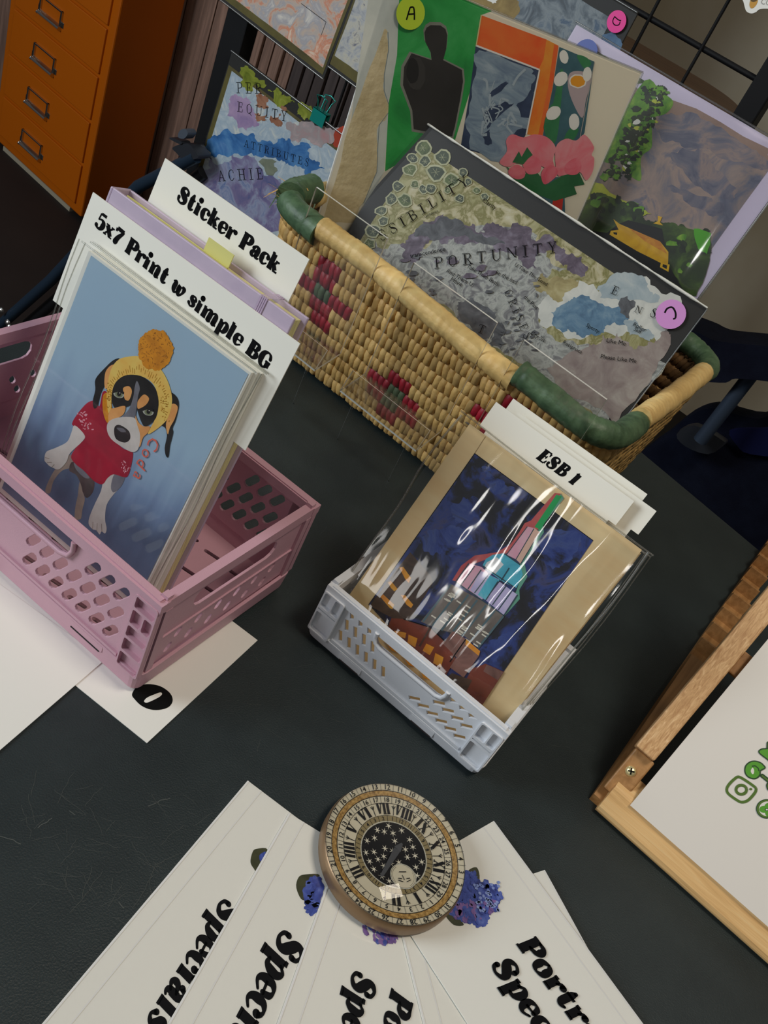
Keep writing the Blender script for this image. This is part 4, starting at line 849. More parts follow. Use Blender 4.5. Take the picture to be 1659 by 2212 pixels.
for x, y, rx, ry, ro in ((1150, 308, 24, 37, -.2), (1133, 428, 44, 33, -.9), (1093, 613, 45, 33, -.7), (1205, 660, 29, 45, 0), (1276, 402, 24, 40, .1)): a.p(Z(blob(x, y, rx, ry, 18, .03, 1, ro)), CRM)
a.line(Z([(1316, 338), (1240, 730), (1226, 860)]), .0009, flat('collage_line2', (150, 146, 140), 1.4))
PK = wc('collage_pink', [(.3, (206, 96, 108)), (.55, (222, 126, 132)), (.75, (230, 146, 148))], 30, 1.5); PK2 = wc('collage_rose', [(.3, (196, 74, 92)), (.6, (216, 112, 122))], 40, 1.5); DG = flat('collage_dark_leaf', (34, 88, 50), 1.5, c2=(46, 104, 62), scale=30); RD = flat('collage_red', (176, 46, 32), 1.5)
a.p(Z([(1050, 960), (1150, 960), (1160, 1260), (1020, 1200), (1000, 1050)]), TEAL); a.p(Z([(1110, 980), (1155, 980), (1130, 1240), (1070, 1200)]), RD); a.p(Z([(900, 960), (960, 980), (930, 1060)]), RD)
a.p(Z([(835, 900), (900, 950), (1000, 930), (1060, 1000), (1160, 940), (1230, 930), (1262, 1000), (1205, 1010), (1220, 1052), (1100, 1090), (1020, 1060), (960, 1060), (900, 1000)]), DG)
a.p(Z(catmull([(800, 880), (840, 820), (836, 760), (870, 728), (930, 745), (990, 728), (1060, 745), (1105, 800), (1090, 870), (1110, 945), (1030, 900), (960, 880), (900, 880), (850, 905)])), PK)
a.p(Z(catmull([(1105, 800), (1160, 752), (1215, 762), (1262, 730), (1312, 795), (1300, 840), (1314, 860), (1306, 930), (1270, 978), (1232, 930), (1150, 950), (1112, 940)])), PK)
for q in ([(850, 920), (890, 892), (935, 915), (935, 960), (895, 972), (855, 950)], [(930, 880), (968, 842), (1020, 870), (1020, 930), (960, 945), (932, 910)], [(1030, 930), (1060, 898), (1105, 905), (1112, 950), (1050, 1000), (1028, 970)], [(1160, 890), (1220, 855), (1245, 900), (1220, 945), (1160, 940)]): a.p(Z(catmull(q)), PK2)
a.p(Z([(870, 880), (905, 820), (920, 850), (950, 798), (980, 840), (955, 860), (930, 890)]), DG)
a.build('artwork', t)
film('sleeve', t, SA, -w / 2, w / 2, 0, h, .0024, FILM, .0003, 8)
b = MB(); b.tube([SA.at(-w / 2 + w * k / 8, h + .0004, .0014) for k in range(9)], .0008, FEDGE, 6); b.build('sleeve_fold', t); b = MB(); b.tube([SA.at(w / 2 + .0004, h * k / 8, .0014) for k in range(9)], .0006, FEDGE, 6); b.build('sleeve_fold', t)
sticker('a', t, SA, (885, 28), .0135, .0034, flat('lime_sticker', (150, 172, 40), 1.45), [[(876, 42), (880, 28), (884, 15)], [(884, 15), (891, 15), (893, 28), (893, 42)], [(879, 30), (893, 29)]], .0013)

# ---- print B: watercolour of a river boat, lilac mat
SB = Sheet((-.3020, .9600, .0065), 0.0, 14.0, 0.0); w, h = .279, .356
t = thing('river_print', 'tall watercolour of trees and yellow boat in lilac border, rearmost in basket', 'art print', SB.o)
slab('mat_board', t, SB, -w / 2, w / 2, 0, h, .0025, flat('lilac_mat', (186, 176, 196), 1.45))
Z = zf(900, 0, 2.186); ZB = zf(1240, 60, 3.96); a = Art(SB)
SKY = wc('river_sky', [(.26, (62, 66, 86)), (.38, (90, 92, 108)), (.48, (126, 112, 108)), (.56, (142, 122, 112)), (.64, (98, 96, 108)), (.76, (118, 100, 90))], 17, 1.45, dist=1.8)
tl = SB.px(*ZB([(108, 152)])[0]); v1 = h - .0225; uR = w / 2 - .018; uL = min(tl[0], -w / 2 + .014)
a.uvp(jag([(uL, .02), (uR, .02), (uR, v1), (uL, v1)], .0012, 4, 3), SKY)
a.p(Z(jag([(1200, 470), (1659, 700), (1659, 760), (1500, 690), (1330, 610), (1180, 560)], 20, 2, 3)), wc('river_sky_warm', [(.3, (120, 96, 84)), (.7, (136, 112, 98))], 20, 1.5))
for q, k in (([(1130, 560), (1300, 530), (1480, 640), (1659, 760), (1659, 800), (1400, 720), (1250, 690), (1150, 640)], 1), ([(1200, 720), (1330, 700), (1380, 760), (1520, 900), (1450, 940), (1300, 860)], 2), ([(1180, 870), (1280, 900), (1450, 960), (1440, 1020), (1280, 960)], 5), ([(1230, 570), (1290, 600), (1300, 640), (1240, 620)], 7)):
    a.p(Z(jag(catmull(q, True, 2), 16, 2, k)), wc('river_cloud', [(.3, (62, 66, 88)), (.5, (96, 94, 106)), (.62, (132, 114, 108)), (.75, (84, 86, 104))], 30, 1.45, dist=1.6))
LG = wc('river_green', [(.3, (44, 96, 18)), (.55, (92, 140, 30)), (.75, (140, 166, 60))], 60, 1.4); DGn = wc('river_dark', [(.3, (14, 22, 12)), (.6, (34, 48, 20))], 60, 1.3); YG = wc('river_yellow_green', [(.3, (140, 158, 30)), (.7, (190, 190, 74))], 30, 1.4)
BUSH = wc('river_bush', [(.25, (14, 20, 10)), (.5, (42, 60, 20)), (.7, (84, 112, 36)), (.85, (60, 84, 30))], 26, 1.3)
a.p(Z([(640, 190), (850, 240), (1090, 390), (1000, 400), (700, 330)]), BUSH)
a.p(Z(catmull([(1078, 380), (1150, 430), (1212, 480), (1180, 535), (1118, 560), (1112, 640), (1108, 700), (1060, 745), (1060, 850), (1010, 830), (960, 760), (900, 770), (800, 700), (930, 600)])), LG)
for i in range(240):
    r_ = random.Random(i); k = r_.random(); x = 1130 - 190 * k + r_.uniform(-60, 62); y = 415 + 430 * k + r_.uniform(-20, 20)
    a.p(Z(jag(blob(x, y, r_.uniform(8, 21), r_.uniform(7, 16), 6, .5, i), 6, 1, i)), DGn if i % 3 else (LG if i % 4 else (YG if i % 8 else WHITE)), up=(i % 8 == 0))
a.p(Z(jag([(760, 820), (880, 870), (960, 940), (1050, 990), (1110, 1010), (1040, 1040), (900, 980), (780, 960)], 9, 2, 2)), YG)
a.p(Z(jag([(700, 1000), (830, 930), (870, 910), (920, 930), (990, 960), (1040, 960), (1075, 1000), (1080, 1040), (1130, 1040), (1190, 1050), (1250, 1070), (1390, 1105), (1385, 1230), (1320, 1400), (1180, 1340), (940, 1180), (700, 1180)], 10, 3, 4)), BUSH)
for i in range(40):
    r_ = random.Random(300 + i); x, y = r_.choice([(r_.uniform(820, 1060), r_.uniform(930, 1040)), (r_.uniform(1180, 1370), r_.uniform(1070, 1330))])
    a.p(Z(blob(x, y, r_.uniform(10, 30), r_.uniform(9, 24), 10, .25, i)), [DGn, BUSH, LG][i % 3] if i % 5 else DGn, up=(i % 10 == 0))
a.p(Z([(760, 1080), (900, 1100), (950, 1060), (1000, 1040), (1160, 1080), (1190, 1250), (1260, 1370), (1180, 1350), (960, 1210), (760, 1160)]), mat('river_black', (.006, .006, .005, 1), .5))
BOAT = wc('river_boat', [(.3, (176, 130, 14)), (.6, (206, 164, 30)), (.8, (186, 120, 24))], 40, 1.4)
a.p(Z([(930, 1035), (960, 1058), (1150, 1140), (1190, 1190), (1188, 1255), (1150, 1240), (1040, 1185), (912, 1108), (918, 1090), (955, 1085)]), BOAT)
a.p(Z([(1000, 1075), (1150, 1140), (1185, 1200), (1080, 1140)]), wc('river_boat_rust', [(.3, (170, 96, 20)), (.7, (196, 140, 40))], 60, 1.4))
for q in ([(920, 1090), (958, 1095), (955, 1118), (924, 1108)], [(1155, 1236), (1196, 1250), (1190, 1284), (1150, 1262)]): a.p(Z(q), BOAT); c = [(sum(p[0] for p in q) / 4 + (x - sum(p[0] for p in q) / 4) * .5, sum(p[1] for p in q) / 4 + (y - sum(p[1] for p in q) / 4) * .5) for x, y in q]; a.p(Z(c), mat('river_black', (0, 0, 0, 1)))
a.p(Z([(1140, 1020), (1160, 1025), (1150, 1050), (1165, 1065), (1118, 1055), (1140, 1045)]), BOAT)
a.p(Z(jag([(1310, 1080), (1392, 1102), (1372, 1200), (1330, 1175)], 8, 2, 4)), flat('river_bright', (70, 150, 24), 1.4))
a.build('artwork', t)
film('sleeve', t, SB, -w / 2 - .002, w / 2 + .002, 0, h + .002, .003, FILMB, .0005, 5, 40, lambda a, c: .0020 * math.exp(-((a - .93 + .10 * c) / .05) ** 2) + .0014 * math.exp(-((a - .80 - .35 * c) / .06) ** 2))
b = MB(); b.tube([SB.at(-w / 2 - .002 + (w + .004) * k / 10, h + .002, .002 + .0008 * math.sin(k * 2.1)) for k in range(11)], .0009, FEDGE, 6); b.build('sleeve_fold', t); b = MB(); b.tube([SB.at(w / 2 + .002, h * k / 10, .003) for k in range(11)], .0012, FEDGE, 6); b.build('sleeve_fold', t)
sticker('b', t, SB, (1267, 116), .0132, .0052, flat('blue_sticker', (46, 64, 130), 1.4), [])

# ================================================================== prints hung on the grid
GYF = GY - .016
def hung(name, label, x0, x1, z0, z1, roll, artf, bd=BOARD, film_=True, grp='prints hung on the black grid'):
    S = Sheet(((x0 + x1) / 2, GYF, z0), 0, 0, roll); w, h = x1 - x0, z1 - z0
    t = thing(name, label, 'art print', S.o, group=grp)
    slab('board', t, S, -w / 2, w / 2, 0, h, .004, bd)
    a = Art(S); artf(a, w, h); a.build('artwork', t)
    if film_: film('sleeve', t, S, -w / 2, w / 2, 0, h, .0024, FILM, .0004, 2, 8)
    for z in (0, h): b = MB(); b.tube([S.at(-w / 2, z, .002), S.at(w / 2, z, .002)], .0016, FEDGE, 6); b.build('sleeve_fold', t)
    # hooks over the mesh behind
    return t, S
OLV = flat('olive_board', (92, 84, 42), 1.4, c2=(70, 64, 36), scale=20)
def art1(a, w, h):
    a.uvp([(-w / 2, .004), (w / 2 - .004, .004), (w / 2 - .004, h), (-w / 2, h)], OLV)
    a.uvp(jag([(-w / 2 + .003, .013), (w / 2 - .008, .013), (w / 2 - .008, h), (-w / 2 + .003, h)], .002, 4, 2), wc('lava_wash', [(.3, (196, 190, 180)), (.42, (150, 148, 152)), (.5, (176, 160, 146)), (.58, (186, 120, 92)), (.68, (202, 180, 160))], 34, 1.4))
    for i in range(14):
        r_ = random.Random(i); a.uvp(jag(blob(r_.uniform(-w / 2 + .03, w / 2 - .03), r_.uniform(.03, .22), r_.uniform(.008, .028), r_.uniform(.006, .03), 9, .4, i), .004, 2, i), [MG, wc('lava_red', [(.3, (168, 92, 66)), (.7, (196, 140, 112))], 40, 1.5), wc('lava_lilac', [(.3, (136, 136, 148)), (.7, (166, 166, 172))], 40, 1.5)][i % 3], up=(i % 5 == 0))
    a.uline([(.045, .070), (.098, .070), (.098, .050)], .0008, INK)
hung('hung_print', 'rust and grey wash print in the top row, leftmost on the grid', -1.1165, -.8585, .0975, .46, 3.2, art1)
def art2(a, w, h):
    a.uvp([(-w / 2, .004), (w / 2, .004), (w / 2, h), (-w / 2, h)], OLV)
    a.uvp(jag([(-w / 2 + .003, .018), (w / 2 - .004, .018), (w / 2 - .004, h), (-w / 2 + .003, h)], .002, 4, 5), wc('stone_wash', [(.3, (110, 112, 122)), (.45, (156, 158, 160)), (.58, (176, 172, 158)), (.7, (92, 94, 112))], 60, 1.4))
    for i in range(10):
        r_ = random.Random(50 + i); a.uvp(jag(blob(r_.uniform(-w / 2 + .02, w / 2 - .02), r_.uniform(.06, .28), r_.uniform(.005, .02), r_.uniform(.008, .03), 9, .4, i), .004, 2, i), [MG, wc('stone_blue', [(.3, (70, 76, 110)), (.7, (120, 126, 146))], 40, 1.5)][i % 2], up=(i % 5 == 0))
hung('hung_print', 'blue-grey stone wash print in the top row, second on the grid', -.8565, -.746, .108, .48, 2.4, art2)
def art3(a, w, h):
    a.uvp(jag([(-w / 2 + .004, .02), (w / 2 - .026, .02), (w / 2 - .026, h - .02), (-w / 2 + .004, h - .02)], .002, 4, 6), wc('sea_wash', [(.28, (60, 66, 72)), (.42, (88, 98, 106)), (.52, (122, 130, 134)), (.62, (70, 88, 108)), (.75, (110, 120, 128))], 34, 1.4))
    a.p(jag([(1000, -20), (1110, -20), (1120, 30), (1090, 60), (1040, 30), (1010, 10)], 8, 3, 4), wc('sea_sand', [(.3, (110, 90, 46)), (.7, (150, 128, 76))], 40, 1.4)); a.p(jag([(1060, -20), (1075, 0), (1065, 8), (1050, -4)], 5, 2, 4), WHITE)
    a.p(jag([(1300, 80), (1330, 70), (1345, 95), (1325, 125), (1305, 115)], 6, 3, 3), wc('sea_blue', [(.3, (56, 84, 116)), (.7, (84, 112, 140))], 40, 1.4))
t3, S3 = hung('hung_print', 'stormy sea wash print with magenta sticker, rightmost on the grid', -.742, -.459, .115, .3725, 1.0, art3)
sticker('d', t3, S3, (1334, 47), .0125, .0035, flat('magenta_sticker', (206, 58, 134), 1.45), [[(1330, 36), (1326, 46), (1330, 54), (1339, 54), (1342, 47)], [(1330, 36), (1338, 43), (1344, 45)]], .0012)
ZA = zf(420, 80, 4.608)
def art4(a, w, h):
    a.uvp([(-w / 2 + .002, .0), (w / 2, .0), (w / 2, h - .022), (-w / 2 + .002, h - .022)], OLV)
    a.uvp([(-w / 2 + .011, .006), (w / 2, .006), (w / 2, h - .027), (-w / 2 + .011, h - .027)], wc('attr_base', [(.3, (196, 204, 206)), (.5, (160, 176, 188)), (.7, (206, 208, 200))], 40, 1.12))
    a.p(jag(ZA([(60, 1380), (140, 1180), (300, 1240), (500, 1180), (640, 1280), (800, 1400), (960, 1480), (1200, 1400), (1300, 1640), (700, 2000), (60, 1500)]), 20, 3, 2), wc('attr_violet', [(.3, (84, 92, 136)), (.45, (120, 110, 146)), (.58, (146, 152, 176)), (.7, (74, 100, 150))], 26, 1.12))
    a.p(jag(ZA([(160, 1010), (330, 910), (560, 960), (700, 1030), (860, 1010), (960, 1020), (1100, 1050), (1140, 1180), (1250, 1270), (1300, 1310), (1100, 1370), (960, 1280), (870, 1220), (700, 1180), (570, 1150), (300, 1180), (160, 1180)]), 12, 3, 5), wc('attr_blue', [(.3, (26, 74, 128)), (.5, (58, 112, 168)), (.7, (96, 146, 190))], 22, 1.12))
    a.p(jag(ZA([(340, 680), (390, 580), (520, 590), (590, 720), (650, 860), (520, 930), (420, 830)]), 14, 3, 3), wc('attr_lilac', [(.3, (136, 116, 158)), (.6, (176, 150, 180)), (.8, (120, 132, 180))], 30, 1.12))
    for q, k in (([(460, 300), (540, 310), (700, 430), (720, 480), (600, 470), (560, 560), (480, 500)], 1), ([(730, 520), (820, 500), (960, 590), (900, 680), (800, 650)], 2), ([(1030, 660), (1180, 730), (1220, 790), (1100, 830), (1020, 770)], 3), ([(880, 570), (960, 600), (1000, 650), (920, 660)], 5)):
        a.p(jag(ZA(q), 10, 3, k), wc('attr_olive', [(.3, (96, 108, 20)), (.6, (140, 148, 50)), (.8, (170, 172, 100))], 40, 1.1))
    for q, k in (([(620, 620), (660, 540), (730, 600), (740, 700), (640, 700)], 1), ([(760, 780), (860, 760), (880, 860), (830, 890)], 2), ([(860, 690), (920, 720), (880, 740)], 4), ([(600, 760), (720, 770), (720, 830), (640, 840)], 6)):
        a.p(jag(ZA(q), 9, 3, k), wc('attr_rust', [(.3, (130, 78, 54)), (.7, (170, 124, 96))], 40, 1.1))
    a.p(jag(ZA([(910, 870), (1040, 880), (1200, 880), (1440, 900), (1430, 1040), (1270, 1100), (1130, 1020), (960, 980)]), 14, 3, 7), wc('attr_rose', [(.3, (176, 132, 132)), (.5, (160, 150, 150)), (.7, (200, 170, 168))], 36, 1.1))
    a.p(jag(ZA([(1450, 900), (1560, 920), (1560, 1120), (1450, 1150), (1380, 1070)]), 8, 2, 8), flat('attr_red', (168, 60, 36), 1.1))
    a.p(jag(ZA([(640, 1240), (820, 1240), (830, 1330), (720, 1370)]), 10, 2, 8), wc('attr_moss', [(.3, (106, 112, 96)), (.7, (136, 142, 122))], 36, 1.1))
    words(a, ZA, [('ATTRIBUTES', (492, 1090), (1160, 1300), 'c'), ('EQUITY', (425, 742), (950, 850), 'c'), ('ACHIE', (240, 1440), (720, 1415), 'c'), ('PER', (420, 560), (700, 570), 'c')])
t4, S4 = hung('hung_print', 'blue and lilac word print hung low beside the basket', -1.0545, -.782, -.30, .041, 2.2, art4)
# teal binder clip gripping the top edge of the low print
TG = mat('teal_enamel', (0.005, .20, .17, 1), .25, coat=.6)
cx_, cz_ = -.8425, .0475
c = thing('binder_clip', 'small teal binder clip on the top edge of the low print', 'clip', (cx_, GYF, cz_ - .02))
b = MB(); b.box((cx_ - .0135, GYF - .0055, cz_ - .020), (cx_ + .0135, GYF - .0045, cz_ + .001), TG); b.box((cx_ - .0135, GYF + .0055, cz_ - .020), (cx_ + .0135, GYF + .0065, cz_ + .001), TG); b.box((cx_ - .0135, GYF - .0055, cz_), (cx_ + .0135, GYF + .0065, cz_ + .0012), TG); b.build('clip_body', c)
for sy in (-1, 1):
    b = MB(); b.tube([(cx_ - .006, GYF + sy * .004, cz_), (cx_ - .0075, GYF + sy * .008, cz_ + .014), (cx_ - .011, GYF + sy * .010, cz_ + .021), (cx_, GYF + sy * .0105, cz_ + .024), (cx_ + .011, GYF + sy * .010, cz_ + .021), (cx_ + .0075, GYF + sy * .008, cz_ + .014), (cx_ + .006, GYF + sy * .004, cz_)], .0011, mat('teal_wire', (.02, .25, .21, 1), .2, metal=.6), 8); b.build('clip_handle', c)
# white shaped tag hung at the top right
Y0 = GY - .012
P = [ony(x, y, Y0) for x, y in catmull([(1598, -60), (1600, -12), (1606, 4), (1609, 16), (1613, 25), (1623, 29), (1633, 26), (1641, 20), (1662, 19), (1710, 24), (1720, -60), (1660, -120)], True, 4)]
t = thing('shaped_tag', 'white shaped tag with gold oval hanging at the top of the grid', 'tag', sum(P, Vector()) / len(P))
b = MB(); n = len(P); b.poly(P, WHITE); Q = [p + Vector((0, .003, 0)) for p in P]; b.poly(Q, WHITE); b.add(P + Q, [(i, (i + 1) % n, n + (i + 1) % n, n + i) for i in range(n)], WHITE); b.build('tag_board', t)
ST = Sheet((P[0].x, Y0, P[0].z)); a = Art(ST); a.p(catmull([(1620, -30), (1636, -20), (1637, 2), (1631, 14), (1623, 18), (1619, 10), (1622, -6)]), mat('gold_ink', rgb(176, 130, 50, 1.4), .4)); a.p(catmull([(1621, -30), (1636, -20), (1637, -2), (1630, 4), (1622, 2), (1622, -10)]), mat('dark_gold_ink', rgb(84, 62, 20, 1.4), .4))
put_text(a, 'CO', (1642, 8), (1664, 12), flat('grey_ink', (140, 138, 132), 1.4), fat=False); a.build('print', t)
# ================================================================== papers on the table under the pink crate
def flat_card(name, label, corners, z, art_fn=None, th=.0005, cat='paper', group=None, m=None):
    P = [onz(x, y, z) if not isinstance(x, Vector) else x for x, y in corners]
    c = sum(P, Vector()) / len(P); t = thing(name, label, cat, (c.x, c.y, z - th), group=group)
    b = MB(); n = len(P); b.poly(P, m or WHITE); Q = [p - Vector((0, 0, th)) for p in P]; b.poly(Q, m or WHITE)
    b.add(P + Q, [(i, (i + 1) % n, n + (i + 1) % n, n + i) for i in range(n)], m or WHITE); b.build('sheet', t)
    return t
class Flat(Sheet):
    def __init__(s, z): s.o = Vector((0, 0, z)); s.u = Vector((1, 0, 0)); s.v = Vector((0, 1, 0)); s.n = Vector((0, 0, 1))
def rect_from(p_tl, dirv, along, across):
    """rectangle on the table from one corner: along = length in direction dirv, across = width to its left (+) or right (-)"""
    d = dirv.normalized(); n = Vector((-d.y, d.x, 0)); return [p_tl, p_tl + d * along, p_tl + d * along + n * across, p_tl + n * across]
def card3(name, label, P, z, cat, group=None, th=.0004, sleeve=None, m=None):
    c = sum(P, Vector()) / 4; t = thing(name, label, cat, (c.x, c.y, z - th), group=group); b = MB()
    up = [Vector((p.x, p.y, z)) for p in P]; dn = [Vector((p.x, p.y, z - th)) for p in P]
    b.add(up + dn, [(0, 1, 2, 3), (4, 5, 6, 7)] + [(i, (i + 1) % 4, 4 + (i + 1) % 4, 4 + i) for i in range(4)], m or WHITE); b.build('sheet', t); return t
pa, pb, pc_ = onz(317, 1606), onz(556, 1384), onz(163, 1482)
d1, d2 = pb - pa, pc_ - pa
P = [pa, pb, pb + d2.normalized() * .16, pa + d2.normalized() * .16]
t = card3('price_sheet', 'white sheet with black zero under the corner of the pink crate', P, .0006, 'paper')
a = Art(Flat(.0006), .0001)
a.p(catmull([(285, 1500), (296, 1484), (318, 1478), (345, 1482), (366, 1496), (373, 1512), (366, 1526), (348, 1533), (326, 1533), (306, 1525), (292, 1512)]), BLACK)
a.p(catmull([(311, 1515), (318, 1507), (334, 1500), (346, 1496), (350, 1499), (345, 1505), (330, 1513), (317, 1518)]), WHITE); a.build('zero', t)
q0, q1 = onz(204, 1446), onz(0, 1622)
d = q1 - q0; n = Vector((d.y, -d.x, 0)).normalized()
P = [q0 - d * .12, q0 + d * 1.35, q0 + d * 1.35 + n * .15, q0 - d * .12 + n * .15]
card3('poster_sheet', 'white poster sheet in the left corner of the table, partly under the pink crate', P, .0011, 'paper')

# ================================================================== upright prints and divider cards in the pink crate
FW = flat('divider_card', (206, 204, 194), 1.45)
KP = 2.0
SD = Sheet((-.3312, .3570, .0060), 3.46, 12.78, 0.0); w, h = .14, .194
t = thing('dog_print', 'sleeved print of a dog in yellow bobble hat and red jumper', 'art print', SD.o)
slab('paper', t, SD, -w / 2, w / 2, 0, h, .003, flat('print_white', (206, 206, 198), 1.4))
Z = zf(0, 560, 2.9625); Y5 = zf(0, 1000, 2.37); a = Art(SD)
def art_grad():
    m = mat('dog_sky', rgb(132, 156, 174, 1.5), .4)
    nt = m.node_tree; b = nt.nodes['Principled BSDF']; tc = nt.nodes.new('ShaderNodeTexCoord'); sp = nt.nodes.new('ShaderNodeSeparateXYZ'); nz = nt.nodes.new('ShaderNodeTexNoise'); mp = nt.nodes.new('ShaderNodeMapping')
    mp.inputs['Scale'].default_value = (60, 12, 6); nz.inputs['Scale'].default_value = 1.0; nz.inputs['Detail'].default_value = 3
    ad = nt.nodes.new('ShaderNodeMath'); ad.operation = 'MULTIPLY_ADD'; ad.inputs[1].default_value = .07; rp = nt.nodes.new('ShaderNodeValToRGB')
    nt.links.new(tc.outputs['Object'], mp.inputs[0]); nt.links.new(mp.outputs[0], nz.inputs['Vector']); nt.links.new(tc.outputs['Object'], sp.inputs[0])
    nt.links.new(nz.outputs['Fac'], ad.inputs[0]); nt.links.new(sp.outputs['Z'], ad.inputs[2]); nt.links.new(ad.outputs[0], rp.inputs[0])
    e = rp.color_ramp.elements; e[0].position = .055; e[0].color = rgb(92, 108, 134, 1.5); e[1].position = .165; e[1].color = rgb(138, 162, 180, 1.5)
    for p, c in ((.085, (74, 88, 112)), (.115, (104, 124, 152)), (.135, (126, 148, 170))): k = e.new(p); k.color = rgb(*c, 1.5)
    nt.links.new(rp.outputs[0], b.inputs['Base Color']); return m
a.uvp([(-w / 2 + .0032, .004), (w / 2 - .0012, .004), (w / 2 - .0012, h - .0016), (-w / 2 + .0032, h - .0016)], art_grad())
K = 1.5
MUS = flat('bobble_mustard', (196, 128, 22), K, c2=(172, 108, 16), scale=160); HAT = flat('hat_yellow', (220, 176, 92), K, c2=(206, 160, 76), scale=90); HATD = flat('hat_rib', (156, 112, 30), K)
DB = mat('dog_black', (.012, .011, .011, 1), .4, col2=(.03, .028, .028, 1), scale=40); TAN = flat('dog_tan', (206, 148, 88), K, c2=(190, 130, 74), scale=60); WH = flat('dog_white', (188, 182, 176), K, c2=(172, 166, 160), scale=50); GRY = flat('dog_grey', (116, 116, 122), K, c2=(90, 90, 98), scale=40)
RED = flat('jumper_red', (156, 26, 48), K, c2=(132, 18, 40), scale=40); REDP = flat('jumper_pattern', (222, 150, 160), K)
LEG = flat('leg_dark', (52, 44, 46), K, c2=(84, 72, 70), scale=60); LGT = flat('leg_tan', (150, 134, 120), K, c2=(120, 108, 102), scale=50)
a.p(Z(catmull([(450, 1250), (500, 1290), (470, 1330), (400, 1352), (345, 1420), (322, 1495), (292, 1484), (312, 1420), (358, 1340), (410, 1296)])), LGT)
a.p(Y5(catmull([(410, 95), (432, 120), (430, 180), (410, 232), (402, 288), (384, 280), (388, 222), (400, 165)])), LGT)
a.p(Z(catmull([(470, 1295), (560, 1375), (606, 1420), (596, 1490), (560, 1526), (535, 1500), (520, 1440), (490, 1380), (445, 1350)])), LEG); a.p(Z(catmull([(520, 1470), (545, 1530), (530, 1600), (520, 1660), (488, 1655), (500, 1580), (505, 1510)])), LGT)
a.p(Z(catmull([(480, 1300), (560, 1375), (575, 1400), (540, 1395), (490, 1345)])), GRY)
a.p(Y5(catmull([(540, 60), (600, 50), (640, 62), (618, 120), (580, 165), (548, 215), (540, 285), (548, 335), (540, 360), (522, 350), (512, 366), (496, 345), (476, 338), (456, 312), (462, 270), (492, 200), (520, 140)])), WH)
a.p(Y5(catmull([(590, 55), (642, 62), (625, 115), (585, 150), (570, 120)])), GRY)
for q in ([(478, 300), (476, 336)], [(500, 308), (498, 350)], [(522, 310), (524, 352)]): a.line(Y5(q), .0004, LGT)
a.p(Z(catmull([(660, 850), (690, 860), (665, 960), (690, 1040), (700, 1110), (740, 1165), (800, 1215), (852, 1230), (845, 1310), (822, 1385), (790, 1392), (730, 1375), (690, 1400), (660, 1438), (610, 1422), (540, 1352), (490, 1312), (458, 1262), (500, 1192), (545, 1150), (530, 1110), (490, 1075), (464, 1052), (498, 990), (560, 920), (610, 905), (640, 940)])), RED)
r_ = random.Random(5)
for i in range(34):
    k = i / 34; x, y = 512 + 52 * k + r_.uniform(-22, 30), 1000 + 95 * k + r_.uniform(-40, 10); a.line(Z([(x, y), (x + r_.uniform(4, 14), y + r_.uniform(-12, 12))]), .0007, REDP, up=(i == 0))
for i in range(20): x, y = r_.uniform(782, 838), r_.uniform(1285, 1368); a.line(Z([(x, y), (x + r_.uniform(-8, 8), y + r_.uniform(-14, 14))]), .0007, REDP, up=False)
a.p(Z(catmull([(482, 1062), (545, 1125), (530, 1165), (452, 1240), (432, 1290), (400, 1330), (372, 1345), (340, 1332), (320, 1322), (298, 1300), (288, 1282), (300, 1232), (362, 1205), (432, 1168), (460, 1110)])), WH)
for q in ([(292, 1268), (320, 1275)], [(305, 1300), (335, 1300)], [(335, 1330), (352, 1312)]): a.line(Z(q), .0005, LGT)
a.p(Z(catmull([(730, 645), (770, 636), (745, 690), (700, 750), (676, 802), (648, 862), (628, 940), (605, 952), (598, 905), (614, 835), (616, 765), (680, 690)])), DB); a.p(Z(catmull([(712, 680), (738, 680), (712, 745), (700, 800), (680, 830), (672, 790), (680, 720)])), TAN)
a.p(Z(catmull([(1096, 852), (1138, 885), (1148, 940), (1128, 1030), (1108, 1080), (1112, 1110), (1092, 1190), (1082, 1262), (1066, 1258), (1058, 1205), (1072, 1130), (1062, 1080), (1038, 1058), (1072, 1000), (1096, 920)])), DB); a.p(Z(catmull([(1106, 925), (1142, 945), (1122, 1020), (1092, 1075), (1078, 1120), (1066, 1055), (1086, 990)])), TAN)
a.p(Z(catmull([(665, 870), (700, 862), (720, 950), (702, 1042), (680, 1030), (662, 960)])), MUS)
a.p(Z(catmull([(765, 640), (830, 622), (895, 620), (960, 650), (1030, 700), (1082, 790), (1106, 900), (1085, 1000), (1040, 1060), (950, 1118), (1002, 1010), (1020, 910), (990, 805), (920, 752), (845, 740), (765, 770), (722, 850), (716, 950), (700, 985), (690, 930), (688, 850), (700, 760), (722, 690)])), HAT)
for i in range(46):
    k = i / 45; ang = PI * (1.02 + 1.08 * k); cx0, cy0 = 880, 905; ro = 1 + .1 * r_.uniform(-1, 1)
    p = (cx0 + math.cos(ang) * 175 * ro, cy0 + math.sin(ang) * 190 * ro + 18 * k); q = (cx0 + math.cos(ang) * 208, cy0 + math.sin(ang) * 245 + 20 * k); f = r_.uniform(.35, .95)
    a.line(Z([p, (p[0] + (q[0] - p[0]) * f, p[1] + (q[1] - p[1]) * f)]), .0005, HATD, up=(i == 0))
for i in range(60):
    s_ = r_.random(); x, y = (r_.uniform(1035, 1085), r_.uniform(860, 1040)) if s_ > .4 else (r_.uniform(690, 720), r_.uniform(780, 960)); a.line(Z([(x, y), (x + r_.uniform(-10, 12), y + r_.uniform(-10, 10))]), .0006, HATD, up=False)
a.p(Z(jag(blob(998, 578, 112, 132, 26, .03, 3), 7, 2, 3)), MUS)
